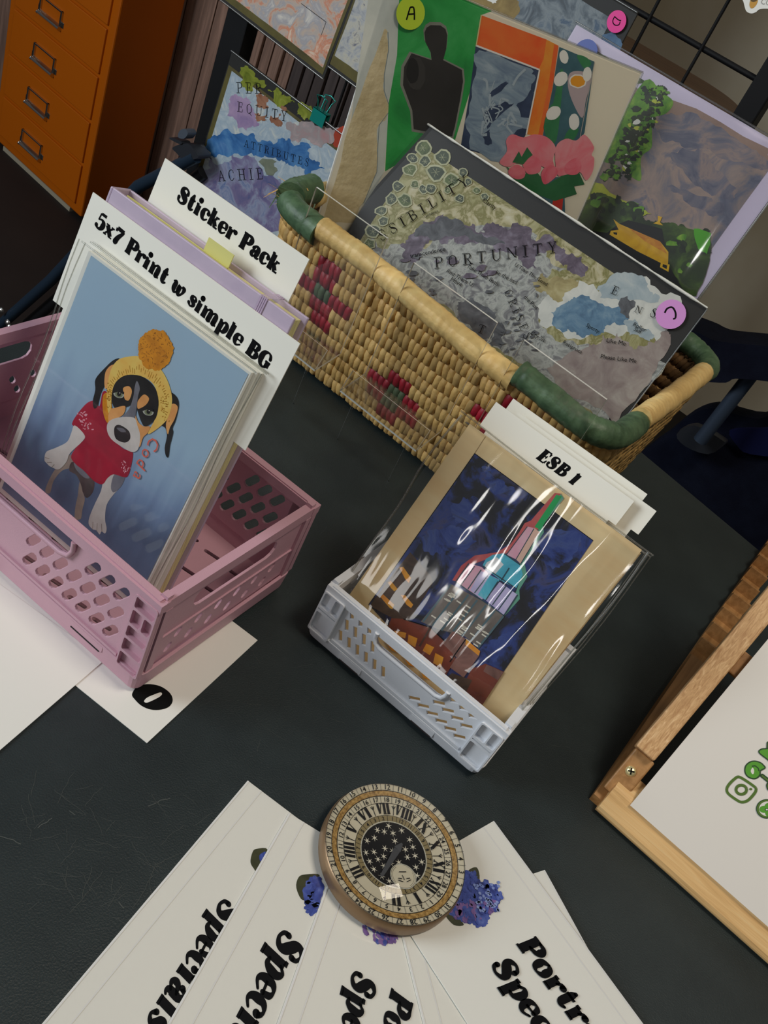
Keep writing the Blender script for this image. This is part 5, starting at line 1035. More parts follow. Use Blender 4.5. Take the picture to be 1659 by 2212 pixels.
for i in range(90):
    an, rr = r_.uniform(0, 6.28), math.sqrt(r_.random()) * .92; x, y = 998 + math.cos(an) * 108 * rr, 578 + math.sin(an) * 128 * rr; a.line(Z([(x, y), (x + r_.uniform(-16, 16), y + r_.uniform(-16, 16))]), .0005, flat('bobble_curl', (150, 92, 14), K), up=(i == 0))
a.p(Z(catmull([(840, 738), (920, 752), (988, 812), (1018, 905), (1002, 1015), (935, 1068), (905, 1030), (882, 960), (862, 900), (840, 930), (805, 945), (740, 952), (720, 885), (735, 805), (780, 755)])), DB)
a.p(Z(catmull([(735, 952), (805, 938), (795, 990), (750, 1020), (705, 1050), (698, 1000), (715, 958)])), TAN); a.p(Z(catmull([(868, 990), (890, 1040), (925, 1068), (965, 1070), (950, 1110), (920, 1140), (898, 1200), (880, 1120), (862, 1040)])), TAN)
a.p(Z(catmull([(882, 778), (900, 825), (888, 880), (874, 990), (862, 1040), (800, 1035), (788, 1012), (832, 955), (858, 880), (868, 815)])), GRY)
a.p(Z(catmull([(700, 1040), (760, 1012), (860, 1012), (884, 1060), (902, 1130), (890, 1212), (850, 1232), (790, 1202), (718, 1150), (690, 1092)])), WH)
a.p(Z(catmull([(742, 1068), (775, 1060), (830, 1098), (838, 1148), (805, 1172), (752, 1152), (736, 1110)])), DB); a.p(Z(catmull([(752, 1078), (790, 1080), (812, 1102), (780, 1104)])), flat('nose_grey', (86, 86, 92), K))
for q in ([(795, 822), (832, 812), (850, 845), (832, 900), (806, 896), (798, 860)], [(892, 900), (928, 864), (960, 890), (940, 930), (892, 956), (884, 930)]): a.p(Z(catmull(q)), TAN)
for x, y, ro in ((766, 862, .35), (955, 975, .25)):
    a.p(Z(blob(x, y, 36, 24, 18, 0, 1, ro)), flat('eye_grey', (150, 152, 142), K)); a.p(Z(blob(x + 1, y + 2, 25, 19, 18, 0, 1, ro)), flat('eye_green', (104, 110, 84), K)); a.p(Z(blob(x + 2, y - 1, 13, 15, 16, 0, 1)), DB); a.p(Z(blob(x + 7, y - 8, 4, 4, 8, 0, 1)), WH); a.line(Z([(x - 36, y - 14), (x - 6, y - 24), (x + 34, y - 6)]), .0016, DB)
CO = flat('coral_ink', (196, 90, 72), K)
for ch_, p0, p1 in (('C', (1008, 1128), (968, 1190)), ('o', (958, 1202), (932, 1252)), ('d', (928, 1268), (892, 1330)), ('a', (900, 1352), (880, 1398))):
    q = Z([p0, p1]); put_text(a, ch_, (q[0][0] - 9, q[0][1] - 2), (q[1][0] - 9, q[1][1] - 2), CO, fat=False, size=.0125, fit=False)
a.build('artwork', t)
film('sleeve', t, SD, -w / 2 - .008, w / 2 + .005, .002, h + .003, .0028, FILM, .0004, 3)
for u, nn in ((-w / 2 - .008, 1), (-w / 2 - .0045, 2), (w / 2 + .005, 3)):
    b = MB(); b.tube([SD.at(u + .0012 * math.sin(k * .9 + nn), (h + .003) * k / 12, .0022 - .001 * nn) for k in range(13)], .00045, FEDGE, 5); b.build('sleeve_edge', t)
b = MB(); b.tube([SD.at(-w / 2 - .006 + (w + .010) * k / 10, h + .003, .002) for k in range(11)], .0005, FEDGE, 5); b.build('sleeve_edge', t)
# prints stacked behind
for i in range(2):
    S_ = SD.shift(-.0034 - .0026 * i); t = thing('sleeved_print', ['white-backed sleeved print directly behind the dog print', 'second sleeved print behind the dog print, touching the divider card'][i], 'art print', S_.o, group='sleeved prints in the pink crate')
    slab('paper', t, S_, -w / 2 + .003 * i, w / 2 + .0018 + .0014 * i, 0, h + .0010, .0022, flat('print_white', (206, 206, 198)))
    b = MB(); b.tube([S_.at(-w / 2 - .004 + (w + .012) * k / 10, h + .004, .000) for k in range(11)], .0005, FEDGE, 5); b.build('sleeve_edge', t)
def divider(name, label, sheet, q, text, tq, stem, grp='divider cards in the crates', th=.0008, kw=None, m=None):
    """divider card: T-shaped, its wide head shows, a narrower tongue reaches the crate floor"""
    (x0, va), (x1, vb) = sheet.px(*q[0]), sheet.px(*q[1]); (_, vc), (_, vd) = sheet.px(*q[2]), sheet.px(*q[3]); v1, v0 = (va + vb) / 2, (vc + vd) / 2
    u0, u1 = (x0 + sheet.px(*q[2])[0]) / 2, (x1 + sheet.px(*q[3])[0]) / 2; ins = stem
    t = thing(name, label, 'divider card', sheet.o, group=grp)
    out = [(u0 + ins, 0), (u1 - ins, 0), (u1 - ins, v0), (u1, v0), (u1, v1), (u0, v1), (u0, v0), (u0 + ins, v0)]
    b = MB(); F_, K_ = [sheet.at(u, v, 0) for u, v in out], [sheet.at(u, v, -th) for u, v in out]; n = len(out)
    b.poly(F_, m or FW); b.poly(K_, m or FW); b.add(F_ + K_, [(i, (i + 1) % n, n + (i + 1) % n, n + i) for i in range(n)], m or FW); b.build('card', t)
    if text:
        a = Art(sheet, .0001); put_text(a, text, tq[0], tq[1], INK, **(kw or {})); a.build('lettering', t)
    return t
divider('divider_card', 'white divider lettered 5x7 Print w simple BG behind the dog print', SD.shift(-.0086), [(212, 419), (645, 745), (105, 640), (530, 975)], '5x7 Print w simple BG', [(203, 487), (578, 803)], .010, kw=dict(weight=1.32, serif=1.25))
# lilac notebook standing behind the divider
SN = SD.shift(-.0104); LIL = flat('lilac_cover', (180, 164, 182), 1.2, c2=(172, 156, 176), scale=50); PAGE = mat('cream_pages', rgb(196, 188, 132, 1.4), .7, cols=[(.35, rgb(166, 158, 104, 1.4)), (.65, rgb(204, 198, 148, 1.4))], scale=30, stretch=(1, 90, 1)); YEL = flat('yellow_paper', (200, 196, 118), 1.2)
TH = .0185
c0_, c1_ = SN.px(247, 398), SN.px(638, 700); SB_ = SN.shift(-TH); c2_ = SB_.px(660, 706)
u0, u1, v1 = c0_[0], c2_[0], (c0_[1] + c1_[1]) / 2
t = thing('notebook', 'lilac hardcover notebook with yellow tab standing behind the 5x7 divider', 'notebook', SN.o)
slab('front_cover', t, SN, u0, u1, 0, v1, .0022, LIL, 0, .0006); slab('back_cover', t, SN, u0, u1, 0, v1, .0022, LIL, -TH + .0022, .0006)
slab('spine', t, SN, u0 - .0022, u0, 0, v1, TH, LIL, 0, .0008)
slab('page_block', t, SN, u0 + .004, u1 - .0035, .003, v1 - .0035, TH - .0052, PAGE, -.0026)
slab('yellow_insert', t, SN, u0 + .006, u1 - .06, .003, v1 - .0012, .0012, YEL, -.0075)
q_ = SN.px(452, 500); slab('page_tab', t, SN, q_[0] - .004, q_[0] + .017, v1 - .006, v1 + .0075, .0008, YEL, -.0085)
for k in range(4):
    u = u1 - .026 + k * .0014; b = MB(); o = .0006
    P = [(o, 0), (o, v1 + o), (-TH - o, v1 + o), (-TH - o, 0)]
    pts = [SN.at(u, v, d) for d, v in P]; v_ = []
    for p in pts: v_ += [p - SN.u * .0005, p + SN.u * .0005]
    b.add(v_, [(0, 1, 3, 2), (2, 3, 5, 4), (4, 5, 7, 6)], flat('lilac_elastic', (160, 140, 162), 1.4)); b.build('elastic_strand', t)
divider('divider_card', 'white divider lettered Sticker Pack standing behind the lilac notebook', SD.shift(-.0104 - TH - .0020), [(362, 340), (664, 563), (325, 410), (606, 690)], 'Sticker Pack', [(380, 432), (596, 592)], .0, kw=dict(weight=1.32, serif=1.25))

# ================================================================== tower prints in the pale crate
SE = Sheet((-.0946, .4628, .0050), 2.45, 24.7, 0.0); w, h = .1445, .1915
MATB = mat('tan_mat', rgb(206, 178, 132, 1.45), .55, cols=[(.3, rgb(200, 170, 122, 1.45)), (.7, rgb(212, 188, 146, 1.45))], scale=8, stretch=(1, 1, 6))
Z = zf(640, 860, 2.074)
t = thing('tower_print', 'tan-matted night picture of a lit skyscraper, foremost in the pale crate', 'art print', SE.o, group='matted tower prints')
slab('mat_board', t, SE, -w / 2, w / 2, 0, h, .002, MATB)
a = Art(SE); NV = wc('night_sky', [(.32, (8, 8, 12)), (.44, (18, 20, 34)), (.52, (34, 54, 118)), (.58, (58, 62, 104)), (.66, (14, 14, 20))], 30, 1.3, .4, 1.0)
a.line(Z([(848, 172), (798, 250)]), .0003, flat('mat_seam', (120, 96, 64)))
a.p(Z([(800, 248), (1330, 638), (930, 1225), (836, 1372), (560, 1180), (325, 925)]), NV)
a.line(Z([(800, 248), (1330, 638)]), .0005, BLACK); a.line(Z([(800, 248), (325, 925)]), .0005, BLACK)
for q, k in (([(830, 310), (930, 370), (1000, 440), (880, 420)], 1), ([(700, 470), (800, 440), (820, 540), (720, 560)], 2), ([(560, 620), (700, 570), (810, 640), (720, 690), (600, 700)], 3), ([(1120, 600), (1280, 620), (1180, 760), (1080, 700)], 4), ([(880, 1080), (1000, 1030), (900, 1180), (830, 1160)], 5)):
    a.p(Z(jag(catmull(q, True, 2), 18, 3, k)), wc('night_cloud', [(.32, (10, 12, 24)), (.46, (36, 56, 122)), (.56, (56, 74, 130)), (.68, (40, 40, 56))], 48, 1.3))
BRN = wc('brown_block', [(.3, (46, 34, 26)), (.6, (78, 58, 44)), (.8, (96, 74, 60))], 40, 1.4); WIN = flat('lit_window', (216, 148, 44), 1.5, c2=(200, 124, 30), scale=80); RUST = wc('rust_block', [(.3, (84, 34, 20)), (.6, (124, 54, 34)), (.8, (96, 60, 56))], 30, 1.4)
a.p(Z([(512, 690), (606, 800), (612, 830), (505, 1000), (440, 990), (330, 930), (440, 780)]), BRN)
for q in ([(462, 758), (480, 755), (515, 805), (505, 828), (490, 812)], [(412, 826), (425, 818), (455, 855), (440, 865), (425, 850)], [(378, 890), (390, 878), (440, 925), (432, 945), (420, 940)], [(470, 882), (488, 882), (525, 925), (515, 940), (495, 925)]): a.p(Z(q), WIN)
HL = flat('pink_halo', (190, 92, 88), 1.4, c2=(170, 70, 74), scale=40); TLm = flat('teal_halo', (92, 150, 128), 1.4)
a.p(Z([(1158, 425), (1190, 428), (1082, 590), (1040, 578), (1002, 648), (962, 690), (880, 712), (780, 748), (728, 825), (700, 815), (740, 750), (800, 705), (900, 690), (960, 655), (1000, 600), (1024, 560), (1052, 548)]), HL)
a.p(Z([(1186, 428), (1200, 448), (1106, 568), (1110, 602), (1062, 672), (1022, 732), (1036, 800), (1000, 858), (1002, 900), (935, 975), (930, 940), (985, 868), (1012, 790), (1000, 740), (1045, 660), (1085, 600), (1085, 570)]), TLm)
a.p(Z([(1166, 432), (1190, 440), (1094, 590), (1068, 576)]), flat('green_needle', (30, 156, 84), 1.4))
PKM = flat('pink_tier', (206, 140, 160), 1.5, c2=(220, 164, 176), scale=60); LAV = flat('lavender_tier', (160, 152, 190), 1.5, c2=(186, 176, 204), scale=60); CYM = wc('cyan_tier', [(.3, (36, 128, 160)), (.6, (80, 172, 190)), (.8, (176, 206, 212))], 30, 1.5); TE = flat('teal_line', (40, 66, 78), 1.4)
a.p(Z([(1036, 575), (1068, 582), (985, 722), (942, 700)]), PKM); a.p(Z([(1068, 582), (1092, 600), (1006, 742), (985, 722)]), flat('peach_tier', (216, 168, 150), 1.5))
a.line(Z([(1036, 575), (942, 702)]), .0006, TE); a.line(Z([(1066, 584), (984, 724)]), .0006, TE); a.line(Z([(1092, 600), (1006, 742)]), .0006, TE)
a.p(Z([(880, 702), (930, 694), (1004, 746), (1016, 790), (986, 852), (915, 815), (835, 750), (850, 720)]), CYM); a.p(Z([(855, 735), (900, 712), (930, 745), (890, 790), (845, 752)]), flat('pale_tier', (206, 206, 214), 1.5))
a.p(Z([(775, 740), (832, 756), (860, 784), (820, 890), (716, 822)]), PKM); a.p(Z([(826, 772), (910, 812), (868, 872), (832, 902), (780, 860)]), LAV); a.p(Z([(868, 792), (912, 815), (850, 905), (815, 880)]), CYM)
a.p(Z([(912, 822), (992, 880), (932, 972), (850, 905)]), LAV)
for p, q in (((930, 694), (1004, 746)), ((835, 750), (986, 852)), ((905, 820), (850, 905)), ((940, 842), (880, 925)), ((968, 862), (906, 948)), ((800, 752), (738, 836)), ((830, 768), (770, 855)), ((862, 790), (800, 872)), ((716, 822), (930, 972)), ((992, 880), (932, 972)), ((955, 760), (920, 815)), ((775, 740), (716, 822))): a.line(Z([p, q]), .0008, TE)
a.p(Z([(695, 832), (830, 905), (930, 975), (812, 1112), (755, 1065), (640, 1035), (560, 1000)]), wc('tower_grey', [(.3, (86, 78, 72)), (.6, (112, 102, 94)), (.8, (96, 100, 104))], 40, 1.4))
for k in range(7):
    f = k / 6; p = (695 + 235 * f, 832 + 143 * f); q = (570 + 245 * f, 1000 + 118 * f); a.line(Z([p, q]), .0014, flat('tower_stripe', (72, 96, 104), 1.4), up=(k == 0))
CRW = flat('window_dash', (200, 194, 178), 1.5); r_ = random.Random(2)
for k in range(34):
    f, g_ = r_.choice([.08, .24, .42, .58, .75, .9]) + r_.uniform(-.02, .02), r_.uniform(.06, .92); x = 695 + 235 * f + (-122) * g_ ; y = 832 + 143 * f + 150 * g_; a.line(Z([(x, y), (x + 20, y + 13)]), .0010, CRW, up=(k == 0))
a.p(Z([(428, 985), (482, 988), (602, 1026), (672, 1092), (716, 1165), (660, 1262), (560, 1195), (480, 1120), (395, 1070)]), RUST)
for q in ([(440, 1040), (495, 1050), (490, 1075), (450, 1062)], [(505, 1058), (545, 1075), (535, 1115), (500, 1095)], [(585, 1098), (620, 1115), (600, 1150), (568, 1130)], [(625, 1140), (662, 1160), (650, 1205), (615, 1185)], [(400, 1085), (440, 1090), (470, 1140), (430, 1130)], [(480, 1150), (520, 1160), (540, 1205), (505, 1195)], [(560, 1215), (590, 1230), (600, 1262), (570, 1250)]): a.p(Z(q), WIN)
a.line(Z([(482, 988), (602, 1026), (672, 1092)]), .0008, BLACK); a.line(Z([(602, 1026), (555, 1110)]), .0012, BRN)
PB = wc('plum_block', [(.3, (92, 62, 54)), (.6, (136, 96, 86)), (.8, (112, 78, 70))], 40, 1.4)
a.p(Z([(702, 1042), (762, 1078), (826, 1132), (822, 1150), (752, 1250), (690, 1205), (720, 1160), (660, 1100)]), PB); a.p(Z([(762, 1078), (826, 1132), (818, 1152), (760, 1104)]), WIN); a.line(Z([(762, 1078), (690, 1180)]), .0008, BLACK)
a.p(Z([(850, 1188), (932, 1224), (836, 1372), (740, 1300), (790, 1210)]), RUST); a.p(Z([(855, 1192), (930, 1226), (905, 1262), (840, 1222)]), PB); a.p(Z([(700, 1230), (790, 1262), (760, 1320), (660, 1262)]), BRN)
a.build('artwork', t)
film('sleeve', t, SE, -w / 2 - .0075, w / 2 + .003, .002, h + .002, .0030, FILMR, .00035, 11, 40, lambda a, c: .0026 * math.exp(-((a - .82 + .16 * (1 - c) ** 2) / .085) ** 2))
WHT = flat('film_crease', (214, 214, 206), 1.5)
def edge(sheet, t, pts, r, m=FEDGE):
    b = MB(); b.tube([sheet.at(*p) for p in catmull(pts, False, 4)], r, m, 6); b.build('sleeve_edge', t)
edge(SE, t, [(-w / 2 - .0075, h + .002, .003), (-w / 2 - .010, h * .8, .005), (-w / 2 - .0075, h * .6, .003), (-w / 2 - .008, h * .3, .003), (-w / 2 - .004, .002, .003)], .0009)
edge(SE, t, [(w / 2 + .004, h + .002, .004), (w / 2 + .006, h * .8, .004), (w / 2 + .004, h * .5, .003), (w / 2 + .0025, h * .2, .003), (w / 2 + .002, .003, .003)], .0007)
edge(SE, t, [(-w / 2 - .010, h + .004, .002), (0, h + .002, .003), (w / 2 + .008, h + .002, .004)], .0006)
for i in range(3):
    S_ = SE.shift(-.0034 - .0022 * i); t = thing('tower_print', ['second matted print from the front in the pale crate, same tan mat', 'third matted print from the front in the pale crate', 'rearmost matted print in the pale crate, against the ESB 1 divider'][i], 'art print', S_.o, group='matted tower prints')
    slab('mat_board', t, S_, -w / 2 + .001 * i, w / 2 + .0004 * i, 0, h - .0030, .0016, MATB)
    edge(S_, t, [(-w / 2 - .004, h - .001, 0), (0, h - .0005, .0004), (w / 2 + .003 + .002 * i, h - .001, 0)], .0005)
    edge(S_, t, [(w / 2 + .003 + .002 * i, h + .001, 0), (w / 2 + .005 + .002 * i, h * .6, .0004), (w / 2 + .002, 0, 0)], .0004)
SV = SE.shift(-.0100)
divider('divider_card', 'white divider lettered ESB 1 standing behind the tower pictures', SV, [(1070, 868), (1368, 1080), (1037, 920), (1332, 1137)], 'ESB 1', [(1156, 989), (1240, 1050)], .006, kw=dict(weight=1.28, serif=1.2, shear=.25, wide=1.2, tall=1.22))
divider('divider_card', 'blank white divider sticking out furthest right behind ESB 1', SE.shift(-.0170), [(1122, 882), (1415, 1112), (1090, 935), (1372, 1160)], None, None, .006)
divider('divider_card', 'blank white divider rising highest behind ESB 1', SE.shift(-.0240), [(1107, 860), (1397, 1066), (1080, 905), (1372, 1106)], None, None, .006)

# ================================================================== fan of cards under the paperweight
def fan(label, corner, far, side, z, name='fan_card', group='fanned portrait specials cards'):
    """card from its visible corner, long edge through 'far', lying to the given side"""
    c = onz(*corner, z); d = (onz(*far, z) - c); P = rect_from(c, d, .200, .1037 * side); t = card3(name, label, P, z, 'card', group=group)
    S = Flat(z); dd = d.normalized(); n = Vector((-dd.y, dd.x, 0)) * side
    for k, (o_, wd) in enumerate(((.0, .0009), (.0105, .0006))):
        b = MB(); p = c + n * (o_ if k else .0003); b.add([p + Vector((0, 0, .0002)), p + dd * .200 + Vector((0, 0, .0002)), p + dd * .200 + n * wd + Vector((0, 0, .0002)), p + n * wd + Vector((0, 0, .0002))], [(0, 1, 2, 3)], flat('sleeve_seam', (226, 224, 216), 1.6, .2)); b.build('sleeve_seam', t)
    b = MB(); b.add([Vector((p.x, p.y, z + .0005)) for p in P], [(0, 1, 2, 3)], FILM); b.build('sleeve', t)
    return t
IK = dict(weight=1.28, serif=1.2, shear=.22, wide=1.08, tall=1.12)
FBL = wc('flower_blue', [(.3, (30, 40, 100)), (.5, (54, 72, 150)), (.7, (92, 110, 176))], 120, 1.4); FPU = wc('flower_purple', [(.3, (84, 60, 120)), (.6, (120, 92, 150))], 120, 1.4); FLF = flat('flower_leaf', (44, 48, 26), 1.4, c2=(64, 66, 40), scale=90)
def petals(a, cx, cy, R, n, seed, cut=None):
    r_ = random.Random(seed)
    for i in range(n):
        an, rr = r_.uniform(0, 6.28), math.sqrt(r_.random()) * R; x, y = cx + math.cos(an) * rr, cy + math.sin(an) * rr * 1.1
        if cut and not cut(x, y): continue
        a.p(blob(x, y, r_.uniform(5, 9), r_.uniform(3, 5), 7, .15, i, r_.uniform(.6, 1.6)), FPU if y - cy > R * .2 and i % 3 else FBL, up=(i % 8 == 0))
t = fan('leftmost card of the fan, lettered Specials beside the bare table', (535, 1686), (90, 2212), 1, .0006)
a = Art(Flat(.0006), .0001)
a.p(catmull([(541, 1862), (545, 1842), (553, 1834), (578, 1836), (556, 1880), (548, 1876)]), FLF); a.p(catmull([(560, 1848), (574, 1840), (564, 1862)]), FBL); put_text(a, 'Specials', (484, 1936), (312, 2206), INK, **IK); a.build('print', t)
t = fan('second card from the left of the fan, blue flower beside the paperweight', (624, 1756), (362, 2212), 1, .0014)
a = Art(Flat(.0014), .0001)
a.p(catmull([(640, 1918), (645, 1895), (660, 1889), (690, 1890), (676, 1915), (655, 1945)]), FLF); a.p(jag(catmull([(655, 1918), (682, 1892), (700, 1920), (678, 1975), (664, 1970)]), 4, 1, 2), FBL)
for i in range(22): r_ = random.Random(i); a.p(blob(672 + r_.uniform(-14, 18), 1932 + r_.uniform(-34, 40), 6, 5, 7, .2, i), FBL, up=(i == 0))
put_text(a, 'Specials', (612, 2002), (442, 2326), INK, **IK); a.build('print', t)
t = fan('middle card of the fan, straight below the paperweight', (705, 1915), (598, 2212), 1, .0022)
a = Art(Flat(.0022), .0001); petals(a, 828, 1990, 46, 160, 3)
put_text(a, 'Specials', (764, 2092), (692, 2410), INK, **IK); put_text(a, 'Portrait', (846, 2132), (768, 2440), INK, **IK); a.build('print', t)
t = fan('fan card with only its pale left edge showing below the paperweight', (868, 2020), (915, 2212), 1, .0030)
t = fan('fan card whose corner peeks out furthest right behind the Portrait card', (1177, 1879), (1249, 2010), -1, .0036)
t = fan('card on the right of the fan, lettered Portrait Specials with blue hydrangea', (1067, 1773), (1390, 2212), -1, .0042)
a = Art(Flat(.0042), .0001)
a.p(catmull([(1012, 1880), (1030, 1874), (1036, 1898), (1026, 1910), (1010, 1895)]), FLF); a.p(catmull([(962, 1976), (985, 1980), (1002, 1998), (980, 1998)]), FLF)
a.p(jag(catmull([(975, 1890), (1010, 1880), (1040, 1905), (1070, 1912), (1080, 1950), (1058, 1970), (1050, 2000), (1000, 1992), (965, 1965)]), 5, 2, 3), FBL); petals(a, 1015, 1940, 52, 170, 9); petals(a, 1056, 1940, 26, 60, 5)
for i in range(40): r_ = random.Random(i); a.p(blob(1050 + r_.uniform(-26, 28), 1930 + r_.uniform(-24, 40), 4, 3, 6, .2, i, .8), wc('flower_pale', [(.3, (96, 116, 180)), (.7, (140, 156, 200))], 120, 1.4), up=(i == 0))
put_text(a, 'Portrait', (1112, 2038), (1314, 2320), INK, **IK); put_text(a, 'Specials', (1056, 2084), (1254, 2374), INK, **IK); a.build('print', t)

# ================================================================== glass paperweight with a clock dial
PC = Vector((-.0222, .3589, .0052)); R_ = .0470
pw = thing('paperweight', 'round domed glass paperweight with astronomical clock dial holding down the cards', 'paperweight', PC)
b = MB(); lathe(b, [(0, 0), (R_ - .0006, 0), (R_, .0012), (R_, .0078), (R_ - .0008, .0104), (R_ - .0018, .0112)], PC, mat('bronze_band', rgb(124, 100, 74, 1.3), .38, metal=.55), 72); b.build('base_band', pw)
zr = lambda r: PC.z + .0050 + .0062 * (r / .0458) ** 1.6
class Dial(MB):
    k = 0.0
    def pt(s, x, y): return Vector((PC.x + x, PC.y + y, zr(math.hypot(x, y)) + s.k))
    def ring(s, r0, r1, m, n=96, seg=4):
        s.k += .00005; v = []; f = []
        for j in range(seg + 1):
            r = r0 + (r1 - r0) * j / seg
            for i in range(n): v.append(s.pt(r * math.cos(2 * PI * i / n), r * math.sin(2 * PI * i / n)))
        for j in range(seg):
            for i in range(n): f.append((j * n + i, j * n + (i + 1) % n, (j + 1) * n + (i + 1) % n, (j + 1) * n + i))
        s.add(v, f, m, True)
    def shp(s, pts, m): s.add([s.pt(*p) for p in pts], [tuple(range(len(pts)))], m)
    def rad(s, r, a, pts, m, flip=0):                    # shape drawn upright at angle a, radius r
        ca, sa = math.cos(a), math.sin(a); rd = Vector((ca, sa)); tg = Vector((sa, -ca))
        if flip: rd, tg = -rd, -tg
        s.add([s.pt(*(Vector((ca, sa)) * r + tg * x + rd * y)) for x, y in pts], [tuple(range(len(pts)))], m)
CREAM = flat('dial_cream', (176, 170, 150), 1.5); DBK = mat('dial_black', (.010, .010, .012, 1), .3); GOLD = mat('dial_gold', rgb(150, 116, 62, 1.4), .4, cols=[(.35, rgb(110, 80, 36, 1.4)), (.65, rgb(172, 140, 84, 1.4))], scale=500); OLD = flat('dial_olive', (120, 108, 76), 1.4); SIL = flat('dial_silver', (164, 164, 152), 1.5)
d = Dial(); d.ring(0.0001, .0458, CREAM, 96, 10); d.ring(.0382, .0414, GOLD); d.ring(.0377, .0382, DBK); d.ring(.0414, .0418, DBK); d.ring(.0333, .0336, DBK); d.ring(.0254, .0257, DBK); d.ring(.0219, .0254, OLD); d.ring(.0213, .0219, SIL); d.ring(.0001, .0211, DBK, 96, 4); d.ring(.0456, .0459, DBK)
A0 = math.atan2(*(onz(745, 1905, .006) - PC).yx)          # direction of the III mark
up_ = math.atan2(*(onz(822, 1775, .006) - PC).yx)          # direction of VII
step = ((up_ - A0) % (2 * PI)); step = step - 2 * PI if step > PI else step; step /= 4
d.k += .00005
def gw(s, size, weight, wide=1.0, shear=0.0):
    W_ = text_width(s) * wide * size; return [[(x - W_ / 2, y - .36 * size) for x, y in q] for q in glyph_text(s, size, weight, shear, wide)]
for i, s in enumerate(['III', 'IIII', 'V', 'VI', 'VII', 'VIII', 'IX', 'X', 'XI', 'XII', 'I', 'II']):
    a_ = A0 + step * i
    for q in gw(s, .0098, 1.25, .62 if len(s) > 2 else .8): d.rad(.0296, a_, q, DBK)
    m_ = a_ + step / 2; d.rad(.0294, m_, [(-.0002, -.0035), (.0002, -.0035), (.0002, .003), (-.0002, .003)], DBK); d.rad(.0302, m_, [(-.0014, .0016), (-.001, .0018), (.0003, -.0004), (-.0001, -.0006)], DBK); d.rad(.0302, m_, [(.0014, .0016), (.001, .0018), (-.0003, -.0004), (.0001, -.0006)], DBK)
def ringnum(r, size, nums, a0, da, bold=.012):
    for i, s in enumerate(nums):
        a_ = a0 + da * i; V, F = font_polys(str(s), 1.0, bold); w_ = max(x for x, y in V)
        ca, sa = math.cos(a_), math.sin(a_); rd, tg = Vector((ca, sa)), Vector((sa, -ca))
        d.add([d.pt(*(rd * (r + (y - .35) * size) + tg * ((x - w_ / 2) * size))) for x, y in V], F, DBK)
        d.rad(r, a_ + da / 2, [(-.00010, -size * .6), (.00010, -size * .6), (.00010, size * .6), (-.00010, size * .6)], DBK)
u18 = math.atan2(*(onz(828, 1750, .008) - PC).yx); ringnum(.0356, .0042, list(range(18, 30)) + list(range(1, 18)), u18, -2 * PI / 29)
u20 = math.atan2(*(onz(704, 1850, .008) - PC).yx); ringnum(.0437, .0046, list(range(20, 32)) + list(range(1, 20)), u20, 2 * PI / 31)
u12 = math.atan2(*(onz(852, 1803, .004) - PC).yx); ringnum(.0236, .0034, list(range(12, 0, -1)) * 2, u12, -2 * PI / 24)
r_ = random.Random(21); STAR = flat('dial_star', (186, 182, 166), 1.5); pts = []
mc = onz(859, 1908, .003) - PC; mc = Vector((mc.x, mc.y))
for i in range(900):
    x, y = r_.uniform(-.02, .02), r_.uniform(-.02, .02); p = Vector((x, y))
    if p.length < .0188 and (p - mc).length > .0092 and all((p - q).length > .0048 for q in pts): pts.append(p)
for p in pts:
    a0 = r_.uniform(0, 1); q = []
    for k in range(12): rr = .0025 if k % 2 == 0 else .0006; q.append((p.x + rr * math.cos(a0 + k * PI / 6), p.y + rr * math.sin(a0 + k * PI / 6)))
    c_ = d.pt(p.x, p.y); d.add([c_] + [d.pt(*z_) for z_ in q], [(0, 1 + k, 1 + (k + 1) % 12) for k in range(12)], STAR)
d.k += .00005
circ = lambda c, r, n=32: [(c.x + r * math.cos(2 * PI * k / n), c.y + r * math.sin(2 * PI * k / n)) for k in range(n)]
for r, m in ((.0084, SIL), (.0079, DBK), (.0077, CREAM), (.0070, DBK), (.0068, CREAM)): d.k += .00003; d.shp(circ(mc, r), m)
d.k += .0007
for p0, p1, wd in (((-.0028, .0018), (-.0008, .0026), .0005), ((.0008, .0026), (.0028, .0018), .0005), ((0, .0018), (.0005, -.0004), .0004), ((-.0016, -.0018), (.0016, -.0018), .0005), ((-.0026, .001), (-.001, .0012), .0006), ((.001, .0012), (.0026, .001), .0006)):
    ca, sa = math.cos(-2.3), math.sin(-2.3); P_ = [Vector((x * ca - y * sa, x * sa + y * ca)) + mc for x, y in ((p0[0] * 1.5, p0[1] * 1.5), (p1[0] * 1.5, p1[1] * 1.5))]; e_ = (P_[1] - P_[0]).normalized(); n_ = Vector((-e_.y, e_.x)) * wd / 2
    d.shp([P_[0] + n_, P_[1] + n_, P_[1] - n_, P_[0] - n_], DBK)
h0, h1 = onz(848, 1848, .004) - PC, onz(812, 1908, .004) - PC; d.k += .0001
for (A_, B_, w0, w1) in ((h0, h1, .0022, .0010), (h0, onz(858, 1836, .004) - PC, .0026, .0006)):
    A2, B2 = Vector((A_.x, A_.y)), Vector((B_.x, B_.y)); e_ = (B2 - A2).normalized(); n_ = Vector((-e_.y, e_.x)); d.shp([A2 + n_ * w0, B2 + n_ * w1, B2 - n_ * w1, A2 - n_ * w0], mat('dial_hand', (.07, .075, .085, 1), .4))
d.build('dial', pw)
b = MB(); Rc = .052; prof = []
for k in range(13):
    r = (R_ - .0012) * (1 - k / 12); prof.append((r, .0112 + .0105 * (1 - (r / (R_ - .0012)) ** 2.2)))
lathe(b, prof, PC, clear('glass_dome', (1, 1, 1, 1), gloss=.006, edge=.5, rough=.02), 72); b.build('dome', pw)

